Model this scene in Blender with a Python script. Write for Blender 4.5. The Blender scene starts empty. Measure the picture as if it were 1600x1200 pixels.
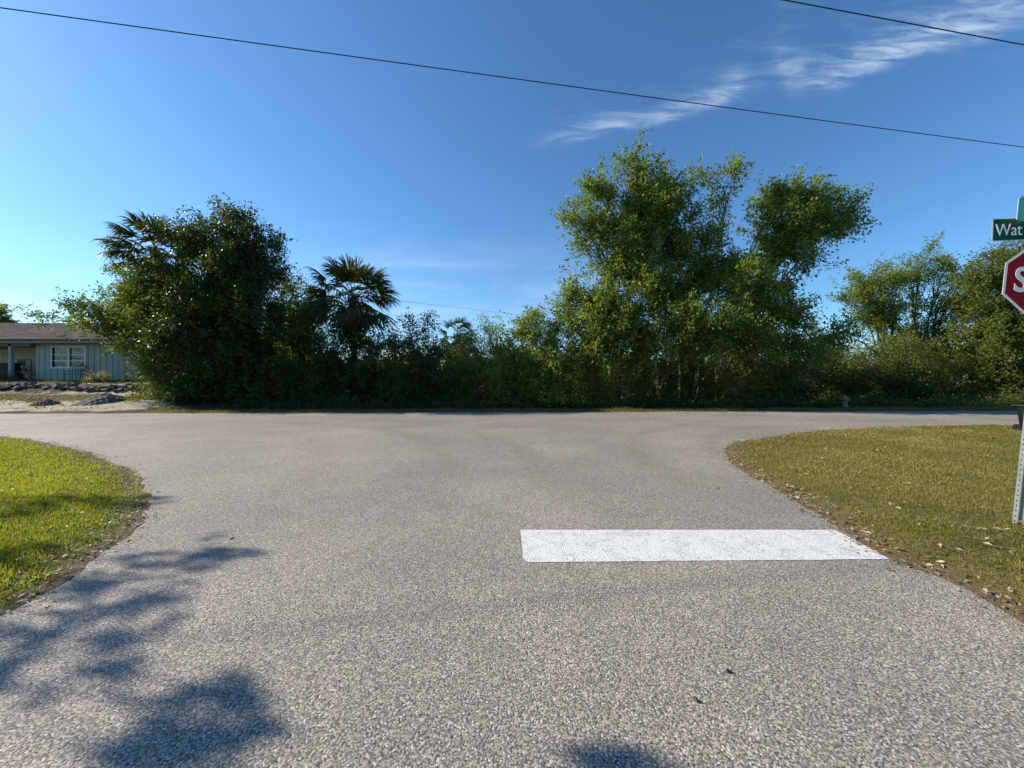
import bpy, bmesh, math, random
import numpy as np
from mathutils import Vector, Matrix
from mathutils.geometry import delaunay_2d_cdt
R = math.radians
random.seed(7)
RNG = np.random.default_rng(11)
scene = bpy.context.scene
COL = scene.collection

# ------------------------------------------------------------------ camera, sky, sun
EYE, HOR, F = 1.5, 590.0, 600.0            # eye height (m), horizon row and focal length in photo pixels
SUN_EL, SUN_AZ = 30.0, 77.0                # elevation; degrees to the left of straight ahead
cd = bpy.data.cameras.new('camera'); cam = bpy.data.objects.new('camera', cd); COL.objects.link(cam)
cam.location = (0, 0, EYE); cam.rotation_euler = (R(90), 0, 0)
cd.sensor_width = 36; cd.lens = 36 * F / 1600; cd.shift_y = -(600 - HOR) / 1600
cd.clip_start = 0.05; cd.clip_end = 3000
scene.camera = cam
scene.view_settings.view_transform = 'Standard'; scene.view_settings.look = 'None'
scene.view_settings.exposure = 0.75; scene.view_settings.gamma = 1; scene.view_settings.use_curve_mapping = False
scene.cycles.max_bounces = 6; scene.cycles.diffuse_bounces = 3; scene.cycles.glossy_bounces = 2
scene.cycles.transmission_bounces = 3; scene.cycles.transparent_max_bounces = 6

SUNV = Vector((-math.cos(R(SUN_EL)) * math.sin(R(SUN_AZ)), math.cos(R(SUN_EL)) * math.cos(R(SUN_AZ)), math.sin(R(SUN_EL))))
sl = bpy.data.lights.new('sun', 'SUN'); sl.energy = 4.7; sl.angle = R(0.55); sl.color = (1, 0.89, 0.74)
so = bpy.data.objects.new('sun', sl); COL.objects.link(so)
so.rotation_euler = SUNV.to_track_quat('Z', 'Y').to_euler()
so.location = SUNV * 60

class NT:
    """short hand for building node trees"""
    def __init__(s, tree): s.t = tree
    def n(s, typ, **kw):
        nd = s.t.nodes.new(typ)
        for k, v in kw.items():
            if k.startswith('i_'):
                key = k[2:]; key = int(key) if key.isdigit() else key.replace('_', ' ')
                if hasattr(v, 'is_output'): s.t.links.new(v, nd.inputs[key])
                else: nd.inputs[key].default_value = v
            else: setattr(nd, k, v)
        return nd
    def m(s, op, a, b=0.0, c=0.0, clamp=False):
        nd = s.n('ShaderNodeMath', operation=op, use_clamp=clamp)
        for i, v in enumerate((a, b, c)):
            if hasattr(v, 'is_output'): s.t.links.new(v, nd.inputs[i])
            else: nd.inputs[i].default_value = v
        return nd.outputs[0]
    def mix(s, f, a, b, blend='MIX'):
        nd = s.n('ShaderNodeMix', data_type='RGBA', blend_type=blend)
        for i, v in ((0, f), (6, a), (7, b)):
            if hasattr(v, 'is_output'): s.t.links.new(v, nd.inputs[i])
            else: nd.inputs[i].default_value = v if i == 0 or len(v) == 4 else (*v, 1)
        return nd.outputs[2]
    def ss(s, x, a, b):                      # smooth step from a to b
        nd = s.n('ShaderNodeMapRange', interpolation_type='SMOOTHSTEP'); s.l(x, nd.inputs[0])
        nd.inputs[1].default_value = a; nd.inputs[2].default_value = b
        return nd.outputs[0]
    def noise(s, vec, scale, detail=4, rough=0.55, dim='3D', dist=0.0):
        nd = s.n('ShaderNodeTexNoise', noise_dimensions=dim); s.l(vec, nd.inputs['Vector'])
        nd.inputs['Scale'].default_value = scale; nd.inputs['Detail'].default_value = detail
        nd.inputs['Roughness'].default_value = rough; nd.inputs['Distortion'].default_value = dist
        return nd.outputs[0]
    def l(s, a, b): s.t.links.new(a, b)
    def comb(s, x, y, z=0.0):
        nd = s.n('ShaderNodeCombineXYZ')
        for i, v in enumerate((x, y, z)):
            if hasattr(v, 'is_output'): s.l(v, nd.inputs[i])
            else: nd.inputs[i].default_value = v
        return nd.outputs[0]
    def curve(s, x, pts):
        nd = s.n('ShaderNodeFloatCurve'); c = nd.mapping.curves[0]
        while len(c.points) > 2: c.points.remove(c.points[-1])
        c.points[0].location = pts[0]; c.points[1].location = pts[-1]
        for p in pts[1:-1]: c.points.new(*p)
        for p in c.points: p.handle_type = 'AUTO_CLAMPED'
        nd.mapping.update(); s.l(x, nd.inputs['Value']); return nd.outputs[0]

world = bpy.data.worlds.new('World'); scene.world = world; world.use_nodes = True
w = NT(world.node_tree); w.t.nodes.clear()
sky = w.n('ShaderNodeTexSky', sky_type='NISHITA', sun_disc=False)
sky.sun_elevation = R(SUN_EL); sky.sun_rotation = R(-SUN_AZ); sky.altitude = 0
sky.air_density = 1.0; sky.dust_density = 0.35; sky.ozone_density = 2.2
geo = w.n('ShaderNodeTexCoord'); sep = w.n('ShaderNodeSeparateXYZ', i_0=geo.outputs['Generated'])
dx, dy, dz = sep.outputs
hs = w.n('ShaderNodeHueSaturation', i_Saturation=1.05, i_Value=1.0, i_Color=sky.outputs[0]); hs.inputs['Hue'].default_value = 0.497
skyc = w.mix(1.0, hs.outputs[0], (0.71, 1.05, 1.33), 'MULTIPLY')
# cirrus streaks, fixed to directions in the northern sky
dyp = w.m('MAXIMUM', dy, 0.05)
u = w.m('DIVIDE', dx, dyp); v = w.m('DIVIDE', dz, dyp)
front = w.ss(dy, 0.1, 0.3)
U = lambda px: (px - 800) / 800.0          # 0..1 across the streak
un = w.m('DIVIDE', u, 800 / 600.0)
VC = [(800, 232), (880, 215), (1000, 190), (1080, 174), (1150, 140), (1185, 122), (1215, 104), (1240, 122), (1285, 126), (1340, 106), (1400, 82), (1480, 56), (1600, 12)]
vc = w.curve(un, [(U(p), (590 - q) / 600.0) for p, q in VC])
IN = [(800, 0.08), (880, .35), (1000, .6), (1080, .7), (1150, .5), (1190, .12), (1220, .4), (1280, .6), (1340, .8), (1400, .95), (1500, .8), (1570, .65), (1600, .5)]
inten = w.curve(un, [(U(p), q) for p, q in IN])
WD = [(800, 8), (900, 9), (1000, 11), (1080, 10), (1150, 16), (1190, 26), (1220, 28), (1280, 16), (1340, 17), (1400, 17), (1480, 18), (1570, 32), (1600, 40)]
wid = w.curve(un, [(U(p), q / 60.0) for p, q in WD])
wid = w.m('MULTIPLY', wid, 0.1)
rot = w.n('ShaderNodeMapping', i_Vector=w.comb(u, v, 0.0)); rot.inputs['Rotation'].default_value = (0, 0, R(-24)); rot.inputs['Scale'].default_value = (2.2, 11, 1)
fil = w.noise(rot.outputs[0], 3.0, 7, 0.6, dist=0.9)
wav = w.noise(w.comb(u, v, 3.0), 7.0, 5, 0.6)
dv = w.m('ADD', w.m('SUBTRACT', v, vc), w.m('MULTIPLY', w.m('SUBTRACT', wav, 0.5), 0.07))
up = w.m('GREATER_THAN', dv, 0.0)
wk = w.m('MULTIPLY', wid, w.m('ADD', 0.8, w.m('MULTIPLY', up, 1.0)))
q = w.m('DIVIDE', dv, wk)
g1 = w.m('EXPONENT', w.m('MULTIPLY', w.m('MULTIPLY', q, q), -1.0))
q2 = w.m('DIVIDE', dv, w.m('MULTIPLY', wid, w.m('ADD', 1.4, w.m('MULTIPLY', up, 3.2))))
g2 = w.m('EXPONENT', w.m('MULTIPLY', w.m('MULTIPLY', q2, q2), -1.0))
core = w.m('MULTIPLY', w.m('MULTIPLY', g1, inten), w.ss(fil, 0.28, 0.68))
halo = w.m('MULTIPLY', w.m('MULTIPLY', g2, inten), w.m('MULTIPLY', w.ss(fil, 0.42, 0.8), 0.45))
gate = w.ss(u, 0.0, 0.14)
cl1 = w.m('MULTIPLY', w.m('ADD', core, halo), w.m('MULTIPLY', gate, 0.42))
# thin veils low above the horizon, strongest on the sun's side
low = w.n('ShaderNodeMapping', i_Vector=w.comb(u, v, 1.0)); low.inputs['Rotation'].default_value = (0, 0, R(-14)); low.inputs['Scale'].default_value = (1.3, 6.5, 1)
ln = w.noise(low.outputs[0], 2.1, 6, 0.6, dist=0.5)
band = w.m('MULTIPLY', w.ss(v, 0.45, 0.1), w.ss(u, 0.9, -0.6))
cl2 = w.m('MULTIPLY', w.m('MULTIPLY', band, w.m('ADD', w.ss(ln, 0.42, 0.78), 0.12)), 0.42)
cl = w.m('MULTIPLY', w.m('ADD', cl1, cl2, clamp=True), front)
skyc = w.mix(cl, skyc, (7.2, 8.2, 9.0))
bg = w.n('ShaderNodeBackground', i_Color=skyc, i_Strength=0.08)
wo = w.n('ShaderNodeOutputWorld', i_Surface=bg.outputs[0])

# ------------------------------------------------------------------ helpers
def P(px, py, Y):                            # world point seen at a photo pixel, at distance Y
    return np.array(((px - 800) / F * Y, Y, EYE - (py - HOR) / F * Y))
def G(px, py):                               # point of the flat ground seen at a photo pixel
    Y = EYE * F / (py - HOR); return ((px - 800) / F * Y, Y)
def tag(o, label=None, cat=None, group=None, kind=None):
    if label: o['label'] = label
    if cat: o['category'] = cat
    if group: o['group'] = group
    if kind: o['kind'] = kind
    return o
def empty(name, loc=(0, 0, 0), rz=0.0):
    o = bpy.data.objects.new(name, None); COL.objects.link(o); o.location = loc; o.rotation_euler = (0, 0, rz); o.empty_display_size = 0.2
    return o
class MB:
    def __init__(s): s.v = []; s.f = []
    def box(s, a, b, rot=None, c=None):
        n = len(s.v)
        pts = [Vector((x, y, z)) for z in (a[2], b[2]) for y in (a[1], b[1]) for x in (a[0], b[0])]
        if rot is not None:
            c = Vector(c) if c is not None else Vector(((a[0]+b[0])/2, (a[1]+b[1])/2, (a[2]+b[2])/2))
            pts = [rot @ (p - c) + c for p in pts]
        s.v += [tuple(p) for p in pts]
        s.f += [tuple(n + i for i in q) for q in ((0, 2, 3, 1), (4, 5, 7, 6), (0, 1, 5, 4), (2, 6, 7, 3), (0, 4, 6, 2), (1, 3, 7, 5))]
        return s
    def tube(s, pts, rad, k=8, cap=True):
        pts = [Vector(p) for p in pts]; n0 = len(s.v)
        if not hasattr(rad, '__len__'): rad = [rad] * len(pts)
        a = None
        for i, p in enumerate(pts):
            d = (pts[min(i + 1, len(pts) - 1)] - pts[max(i - 1, 0)])
            d = d.normalized() if d.length > 1e-9 else Vector((0, 0, 1))
            if a is None: a = d.orthogonal().normalized()
            a = (a - d * a.dot(d)); a = a.normalized() if a.length > 1e-6 else d.orthogonal().normalized()
            b = d.cross(a)
            for j in range(k):
                t = 2 * math.pi * j / k
                s.v.append(tuple(p + (a * math.cos(t) + b * math.sin(t)) * rad[i]))
        for i in range(len(pts) - 1):
            for j in range(k):
                q = n0 + i * k + j; r = n0 + i * k + (j + 1) % k
                s.f.append((q, r, r + k, q + k))
        if cap:
            s.f.append(tuple(n0 + j for j in reversed(range(k))))
            e = n0 + (len(pts) - 1) * k; s.f.append(tuple(e + j for j in range(k)))
        return s
    def lathe(s, prof, c=(0, 0, 0), k=20):
        n0 = len(s.v)
        for r, z in prof:
            for j in range(k):
                t = 2 * math.pi * j / k; s.v.append((c[0] + r * math.cos(t), c[1] + r * math.sin(t), c[2] + z))
        for i in range(len(prof) - 1):
            for j in range(k):
                q = n0 + i * k + j; r = n0 + i * k + (j + 1) % k; s.f.append((q, r, r + k, q + k))
        s.f.append(tuple(n0 + j for j in reversed(range(k)))); e = n0 + (len(prof) - 1) * k; s.f.append(tuple(e + j for j in range(k)))
        return s
    def prism(s, poly, y0, y1):              # polygon in x,z extruded along y
        n0 = len(s.v); k = len(poly)
        s.v += [(x, y0, z) for x, z in poly] + [(x, y1, z) for x, z in poly]
        s.f.append(tuple(n0 + i for i in range(k))); s.f.append(tuple(n0 + k + i for i in reversed(range(k))))
        for i in range(k): j = (i + 1) % k; s.f.append((n0 + j, n0 + i, n0 + k + i, n0 + k + j))
        return s
    def build(s, name, mat, parent=None, smooth=False, bevel=0.0):
        me = bpy.data.meshes.new(name); me.from_pydata(s.v, [], s.f); me.validate(); me.update()
        o = bpy.data.objects.new(name, me); COL.objects.link(o); o.parent = parent
        if mat: me.materials.append(mat)
        if smooth: me.polygons.foreach_set('use_smooth', [True] * len(me.polygons))
        if bevel:
            m = o.modifiers.new('bevel', 'BEVEL'); m.width = bevel; m.segments = 2; m.limit_method = 'ANGLE'
        return o
def np_mesh(name, verts, nper, mat, parent=None, attrs=None, faces=None):
    """verts (N*nper,3) in consecutive faces of nper corners, or explicit faces (M,nper)"""
    verts = np.ascontiguousarray(verts, dtype=np.float32)
    me = bpy.data.meshes.new(name)
    idx = np.arange(len(verts), dtype=np.int32) if faces is None else np.ascontiguousarray(faces, dtype=np.int32).ravel()
    nf = len(idx) // nper
    me.vertices.add(len(verts)); me.vertices.foreach_set('co', verts.ravel())
    me.loops.add(len(idx)); me.loops.foreach_set('vertex_index', idx)
    me.polygons.add(nf)
    me.polygons.foreach_set('loop_start', np.arange(nf, dtype=np.int32) * nper)
    me.polygons.foreach_set('loop_total', np.full(nf, nper, dtype=np.int32))
    for k, (dom, val) in (attrs or {}).items():
        a = me.attributes.new(k, 'FLOAT', dom); a.data.foreach_set('value', np.ascontiguousarray(val, dtype=np.float32))
    me.update(calc_edges=True)
    me.materials.append(mat)
    o = bpy.data.objects.new(name, me); COL.objects.link(o); o.parent = parent
    return o
def unit(a): return a / np.maximum(np.linalg.norm(a, axis=-1, keepdims=True), 1e-9)

# ------------------------------------------------------------------ materials
def mat(name):
    m = bpy.data.materials.new(name); m.use_nodes = True; t = NT(m.node_tree); t.t.nodes.clear()
    out = t.n('ShaderNodeOutputMaterial'); return m, t, out
def plain(name, col, rough=0.6, var=0.25, scale=8.0, metal=0.0, bump=0.0, spec=0.4):
    m, t, out = mat(name)
    tc = t.n('ShaderNodeTexCoord').outputs['Object']
    f = t.noise(tc, scale, 5, 0.6)
    lo = tuple(c * (1 - var) for c in col); hi = tuple(min(1, c * (1 + var)) for c in col)
    c = t.mix(t.ss(f, 0.25, 0.75), lo, hi)
    b = t.n('ShaderNodeBsdfPrincipled', i_Base_Color=c, i_Roughness=rough, i_Metallic=metal)
    b.inputs['Specular IOR Level'].default_value = spec
    if bump:
        bp = t.n('ShaderNodeBump', i_Strength=bump, i_Height=t.noise(tc, scale * 4, 4)); bp.inputs['Distance'].default_value = 0.02
        t.l(bp.outputs[0], b.inputs['Normal'])
    t.l(b.outputs[0], out.inputs[0]); return m
def leafmat(name, c0, c1, trans=0.35, rough=0.45, spec=0.35, tboost=(1.5, 1.7, 0.7)):
    m, t, out = mat(name)
    a = t.n('ShaderNodeAttribute', attribute_name='tint').outputs['Fac']
    c = t.mix(a, c0, c1)
    b = t.n('ShaderNodeBsdfPrincipled', i_Base_Color=c, i_Roughness=rough); b.inputs['Specular IOR Level'].default_value = spec
    tr = t.n('ShaderNodeBsdfTranslucent', i_Color=t.mix(1.0, c, tboost, 'MULTIPLY'))
    mx = t.n('ShaderNodeMixShader'); mx.inputs[0].default_value = trans
    t.l(b.outputs[0], mx.inputs[1]); t.l(tr.outputs[0], mx.inputs[2]); t.l(mx.outputs[0], out.inputs[0]); return m
M = {}
M['bark'] = plain('bark', (0.09, 0.075, 0.06), 0.9, 0.45, 6, bump=0.6, spec=0.2)
M['grey_bark'] = plain('grey_bark', (0.10, 0.088, 0.075), 0.9, 0.4, 6, bump=0.6, spec=0.2)
M['pale_bark'] = plain('pale_bark', (0.4, 0.36, 0.3), 0.85, 0.2, 8)
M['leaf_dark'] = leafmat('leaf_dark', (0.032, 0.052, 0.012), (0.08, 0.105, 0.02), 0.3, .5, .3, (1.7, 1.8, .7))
M['leaf_mid'] = leafmat('leaf_mid', (0.075, 0.105, 0.02), (0.175, 0.205, 0.04), 0.4, .5, .3, (1.6, 1.75, .7))
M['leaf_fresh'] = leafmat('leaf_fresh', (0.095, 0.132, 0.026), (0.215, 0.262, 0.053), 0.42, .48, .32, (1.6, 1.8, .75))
M['leaf_olive'] = leafmat('leaf_olive', (0.10, 0.11, 0.022), (0.215, 0.215, 0.05), 0.38, .5, .28, (1.6, 1.8, .7))
M['leaf_dry'] = leafmat('leaf_dry', (0.10, 0.08, 0.045), (0.2, 0.16, 0.1), 0.2)
M['frond'] = leafmat('frond', (0.045, 0.058, 0.02), (0.095, 0.105, 0.035), 0.28, 0.55, 0.2)
M['dead_frond'] = leafmat('dead_frond', (0.13, 0.1, 0.06), (0.2, 0.16, 0.1), 0.15)
M['grass_green'] = leafmat('grass_green', (0.13, 0.145, 0.012), (0.31, 0.29, 0.035), 0.5, 0.5, 0.25)
M['grass_dry'] = leafmat('grass_dry', (0.135, 0.14, 0.025), (0.36, 0.31, 0.09), 0.42, 0.5, 0.25, (1.3, 1.3, 0.8))
M['grass_rough'] = leafmat('grass_rough', (0.09, 0.10, 0.022), (0.25, 0.22, 0.07), 0.42, 0.5, 0.25, (1.3, 1.3, .8))
M['litter'] = leafmat('litter', (0.16, 0.10, 0.05), (0.62, 0.52, 0.34), 0.15, 0.6, 0.3)

def road_mat():
    m, t, out = mat('chip_seal')
    pos = t.n('ShaderNodeNewGeometry').outputs['Position']
    v1 = t.n('ShaderNodeTexVoronoi', i_Vector=pos, i_Scale=118.0)
    sp = t.n('ShaderNodeSeparateColor', i_Color=v1.outputs['Color'])
    stone = t.mix(t.ss(sp.outputs[0], 0.0, 1.0), (0.192, 0.172, 0.143), (0.45, 0.402, 0.336))
    stone = t.mix(t.m('MULTIPLY', t.ss(sp.outputs[1], 0.84, 0.98), 0.85), stone, (0.74, 0.69, 0.6))
    stone = t.mix(t.m('MULTIPLY', t.ss(sp.outputs[2], 0.2, 0.02), 0.7), stone, (0.06, 0.055, 0.05))
    gap = t.ss(v1.outputs['Distance'], 0.5, 0.85)
    c = t.mix(t.m('MULTIPLY', gap, 0.9), stone, (0.045, 0.042, 0.039))
    big = t.noise(pos, 0.35, 5, 0.6); mid = t.noise(pos, 2.2, 5, 0.65)
    c = t.mix(t.ss(big, 0.3, 0.72), t.mix(1.0, c, (0.80, 0.80, 0.81), 'MULTIPLY'), t.mix(1.0, c, (1.10, 1.08, 1.05), 'MULTIPLY'))
    c = t.mix(t.m('MULTIPLY', t.ss(mid, 0.45, 0.75), 0.45), c, t.mix(1.0, c, (0.8, 0.78, 0.76), 'MULTIPLY'))
    # worn wheel tracks: two arcs turning into the side road and two straight ones along the main road
    sx = t.n('ShaderNodeSeparateXYZ', i_0=pos)
    wob = t.m('MULTIPLY', t.m('SUBTRACT', t.noise(pos, 0.5, 3), 0.5), 0.6)
    tracks = None
    def ring(cx, cy, r, wd, amp):
        ddx = t.m('SUBTRACT', sx.outputs[0], cx); ddy = t.m('SUBTRACT', sx.outputs[1], cy)
        d = t.m('SQRT', t.m('ADD', t.m('MULTIPLY', ddx, ddx), t.m('MULTIPLY', ddy, ddy)))
        e = t.m('DIVIDE', t.m('ADD', t.m('SUBTRACT', d, r), wob), wd)
        return t.m('MULTIPLY', t.m('EXPONENT', t.m('MULTIPLY', t.m('MULTIPLY', e, e), -1.0)), amp)
    for cx, cy, r, wd, amp in ((9.6, 6.4, 5.6, 0.22, .8), (9.6, 6.4, 7.2, 0.24, .8), (-9, 5.0, 8.0, 0.3, .7), (-9, 5.0, 9.6, 0.3, .65), (-9.5, 4.5, 6.6, .3, .5), (0, 900, 886.6, .3, .5), (0, 900, 888.3, .3, .5), (-2.4, 23.5, 12.1, 0.07, .9)):
        g = ring(cx, cy, r, wd, amp); tracks = g if tracks is None else t.m('MAXIMUM', tracks, g)
    tracks = t.m('MULTIPLY', tracks, t.ss(sx.outputs[1], 4.2, 6.5))
    tracks = t.m('MULTIPLY', tracks, t.ss(t.noise(pos, 1.4, 5, 0.7), 0.3, 0.65))
    c = t.mix(t.m('MULTIPLY', tracks, 0.75), c, t.mix(1.0, c, (0.66, 0.63, 0.6), 'MULTIPLY'))
    # drips
    vs = t.n('ShaderNodeTexVoronoi', i_Vector=pos, i_Scale=0.9)
    c = t.mix(t.m('MULTIPLY', t.ss(vs.outputs['Distance'], 0.05, 0.012), 0.6), c, (0.04, 0.04, 0.04))
    hgt = t.m('ADD', t.m('MULTIPLY', t.m('SUBTRACT', 1.0, v1.outputs['Distance']), 0.7), t.m('MULTIPLY', sp.outputs[1], 0.5))
    bp = t.n('ShaderNodeBump', i_Strength=0.7, i_Height=hgt); bp.inputs['Distance'].default_value = 0.004
    b = t.n('ShaderNodeBsdfPrincipled', i_Base_Color=c, i_Roughness=0.75, i_Normal=bp.outputs[0]); b.inputs['Specular IOR Level'].default_value = 0.35
    t.l(b.outputs[0], out.inputs[0]); return m
def paint_mat():
    m, t, out = mat('road_paint')
    pos = t.n('ShaderNodeNewGeometry').outputs['Position']
    v1 = t.n('ShaderNodeTexVoronoi', i_Vector=pos, i_Scale=105.0)
    sp = t.n('ShaderNodeSeparateColor', i_Color=v1.outputs['Color'])
    worn = t.noise(pos, 5.0, 6, 0.7)
    c = t.mix(t.ss(sp.outputs[0], 0, 1), (0.55, 0.555, 0.53), (0.74, 0.745, 0.72))
    c = t.mix(t.m('MULTIPLY', t.ss(worn, 0.45, 0.72), 0.6), c, (0.42, 0.415, 0.395))
    c = t.mix(t.m('MULTIPLY', t.ss(sp.outputs[1], 0.88, 0.95), t.ss(worn, 0.35, 0.6)), c, (0.2, 0.19, 0.18))
    hgt = t.m('SUBTRACT', 1.0, v1.outputs['Distance'])
    bp = t.n('ShaderNodeBump', i_Strength=0.6, i_Height=hgt); bp.inputs['Distance'].default_value = 0.005
    b = t.n('ShaderNodeBsdfPrincipled', i_Base_Color=c, i_Roughness=0.6, i_Normal=bp.outputs[0])
    t.l(b.outputs[0], out.inputs[0]); return m
def lawn_mat(name, g0, g1, dry, dirt):
    m, t, out = mat(name)
    pos = t.n('ShaderNodeNewGeometry').outputs['Position']
    e = t.n('ShaderNodeAttribute', attribute_name='edge').outputs['Fac']
    n1 = t.noise(pos, 1.3, 6, 0.65); n2 = t.noise(pos, 28, 5, 0.7); n3 = t.noise(pos, 110, 3, 0.7)
    c = t.mix(t.ss(n2, 0.3, 0.7), g0, g1)
    c = t.mix(t.m('MULTIPLY', t.ss(n1, 0.45, 0.7), 0.7), c, dry)
    c = t.mix(t.m('MULTIPLY', t.ss(n3, 0.55, 0.75), 0.5), c, tuple(x * 0.4 for x in dirt))
    ed = t.m('ADD', e, t.m('MULTIPLY', t.m('SUBTRACT', n2, 0.5), 0.35))
    c = t.mix(t.ss(ed, 0.2, 0.02), c, t.mix(t.ss(n3, 0.3, 0.7), dirt, tuple(x * 1.9 for x in dirt)))
    bp = t.n('ShaderNodeBump', i_Strength=0.9, i_Height=n2); bp.inputs['Distance'].default_value = 0.04
    b = t.n('ShaderNodeBsdfPrincipled', i_Base_Color=c, i_Roughness=0.9, i_Normal=bp.outputs[0]); b.inputs['Specular IOR Level'].default_value = 0.15
    t.l(b.outputs[0], out.inputs[0]); return m
def ground_mat():
    m, t, out = mat('ground')
    pos = t.n('ShaderNodeNewGeometry').outputs['Position']
    sand = t.n('ShaderNodeAttribute', attribute_name='sand').outputs['Fac']
    gr = t.n('ShaderNodeAttribute', attribute_name='grass').outputs['Fac']
    n1 = t.noise(pos, 0.9, 6, 0.65); n2 = t.noise(pos, 9, 6, 0.7); n3 = t.noise(pos, 45, 4, 0.7)
    floor_ = t.mix(t.ss(n3, 0.3, 0.7), (0.035, 0.028, 0.02), (0.11, 0.085, 0.055))
    sandc = t.mix(t.ss(n2, 0.3, 0.7), (0.33, 0.28, 0.2), (0.56, 0.5, 0.4))
    sandc = t.mix(t.m('MULTIPLY', t.ss(n3, 0.58, 0.7), 0.6), sandc, (0.16, 0.13, 0.09))
    grc = t.mix(t.ss(n3, 0.3, 0.7), (0.07, 0.075, 0.02), (0.16, 0.15, 0.05))
    c = t.mix(t.ss(t.m('ADD', sand, t.m('MULTIPLY', t.m('SUBTRACT', n1, 0.5), 0.9)), 0.35, 0.6), floor_, sandc)
    c = t.mix(t.ss(t.m('ADD', gr, t.m('MULTIPLY', t.m('SUBTRACT', n2, 0.5), 1.3)), 0.4, 0.62), c, grc)
    bp = t.n('ShaderNodeBump', i_Strength=0.8, i_Height=t.m('ADD', n2, t.m('MULTIPLY', n3, 0.4))); bp.inputs['Distance'].default_value = 0.08
    b = t.n('ShaderNodeBsdfPrincipled', i_Base_Color=c, i_Roughness=0.95, i_Normal=bp.outputs[0]); b.inputs['Specular IOR Level'].default_value = 0.1
    t.l(b.outputs[0], out.inputs[0]); return m
def shingle_mat():
    m, t, out = mat('shingles')
    tc = t.n('ShaderNodeTexCoord').outputs['Object']
    br = t.n('ShaderNodeTexBrick', i_Vector=tc, i_Scale=1.0, offset=0.5)
    br.inputs['Brick Width'].default_value = 0.3; br.inputs['Row Height'].default_value = 0.15; br.inputs['Mortar Size'].default_value = 0.008
    br.inputs['Color1'].default_value = (0.12, 0.105, 0.093, 1); br.inputs['Color2'].default_value = (0.19, 0.165, 0.145, 1); br.inputs['Mortar'].default_value = (0.05, 0.045, 0.04, 1)
    n = t.noise(tc, 1.2, 5, 0.6)
    c = t.mix(t.ss(n, 0.3, 0.7), t.mix(1.0, br.outputs[0], (0.8, 0.8, 0.8), 'MULTIPLY'), br.outputs[0])
    b = t.n('ShaderNodeBsdfPrincipled', i_Base_Color=c, i_Roughness=1.0); b.inputs['Specular IOR Level'].default_value = 0.0; t.l(b.outputs[0], out.inputs[0]); return m
def glass_mat():
    m, t, out = mat('window_glass')
    tc = t.n('ShaderNodeTexCoord').outputs['Object']
    wv = t.n('ShaderNodeBump', i_Strength=0.25, i_Height=t.noise(tc, 2.2, 3, 0.5)); wv.inputs['Distance'].default_value = 0.12
    b = t.n('ShaderNodeBsdfPrincipled', i_Base_Color=(0.035, 0.04, 0.04, 1), i_Roughness=0.05, i_Normal=wv.outputs[0]); b.inputs['Specular IOR Level'].default_value = 0.9
    t.l(b.outputs[0], out.inputs[0]); return m
M['road'] = road_mat(); M['paint'] = paint_mat(); M['ground'] = ground_mat(); M['shingle'] = shingle_mat(); M['glass'] = glass_mat()
M['lawn_l'] = lawn_mat('lawn_green', (0.06, 0.066, 0.012), (0.15, 0.14, 0.03), (0.17, 0.145, 0.05), (0.10, 0.075, 0.05))
M['lawn_r'] = lawn_mat('lawn_dry', (0.09, 0.08, 0.022), (0.21, 0.17, 0.055), (0.26, 0.21, 0.10), (0.12, 0.08, 0.052))
M['teal'] = plain('teal_siding', (0.34, 0.385, 0.32), 0.7, 0.06, 3)
M['teal_dark'] = plain('siding_groove', (0.15, 0.21, 0.22), 0.8, 0.06, 3)
M['white'] = plain('white_trim', (0.75, 0.75, 0.72), 0.5, 0.05, 3)
M['cream'] = plain('cream_siding', (0.62, 0.58, 0.45), 0.7, 0.06, 3)
M['soffit'] = plain('soffit', (0.2, 0.22, 0.2), 0.8, 0.1, 3)
M['fascia'] = plain('fascia', (0.24, 0.22, 0.19), 0.7, 0.1, 3)
M['black_metal'] = plain('black_metal', (0.02, 0.02, 0.022), 0.45, 0.2, 20)
M['black_plastic'] = plain('black_plastic', (0.009, 0.009, 0.01), 0.5, 0.2, 12, spec=.2)
M['galv'] = plain('galvanised_steel', (0.2, 0.22, 0.215), 0.55, 0.2, 30, metal=0.3)
M['alu'] = plain('sign_aluminium', (0.62, 0.62, 0.6), 0.4, 0.08, 20, metal=0.5)
M['sign_red'] = plain('sign_red', (0.26, 0.006, 0.012), 0.5, 0.05, 5, spec=.15)
M['sign_white'] = plain('sign_white', (0.78, 0.78, 0.76), 0.45, 0.03, 5)
M['sign_green'] = plain('sign_green', (0.003, 0.075, 0.042), 0.5, 0.06, 5, spec=.15)
m_, t_, o_ = mat('sign_bright_green')
b_ = t_.n('ShaderNodeBsdfPrincipled', i_Base_Color=(0.01, 0.45, 0.2, 1), i_Roughness=0.4); t_.l(b_.outputs[0], o_.inputs[0]); M['sign_green2'] = m_
M['rock'] = plain('limestone_rock', (0.15, 0.142, 0.13), 0.9, 0.5, 5, bump=0.8, spec=0.15)
M['grey_sand'] = plain('grey_sand', (0.15, 0.135, 0.115), 0.95, 0.25, 6, bump=0.6, spec=0.1)
M['hydrant'] = plain('hydrant_paint', (0.15, 0.135, 0.075), 0.5, 0.15, 15)
M['wire'] = plain('wire', (0.03, 0.03, 0.035), 0.6, 0.1, 2)
M['wood'] = plain('old_wood', (0.28, 0.22, 0.15), 0.85, 0.3, 6)
M['concrete'] = plain('concrete', (0.4, 0.39, 0.36), 0.9, 0.15, 4)

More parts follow.
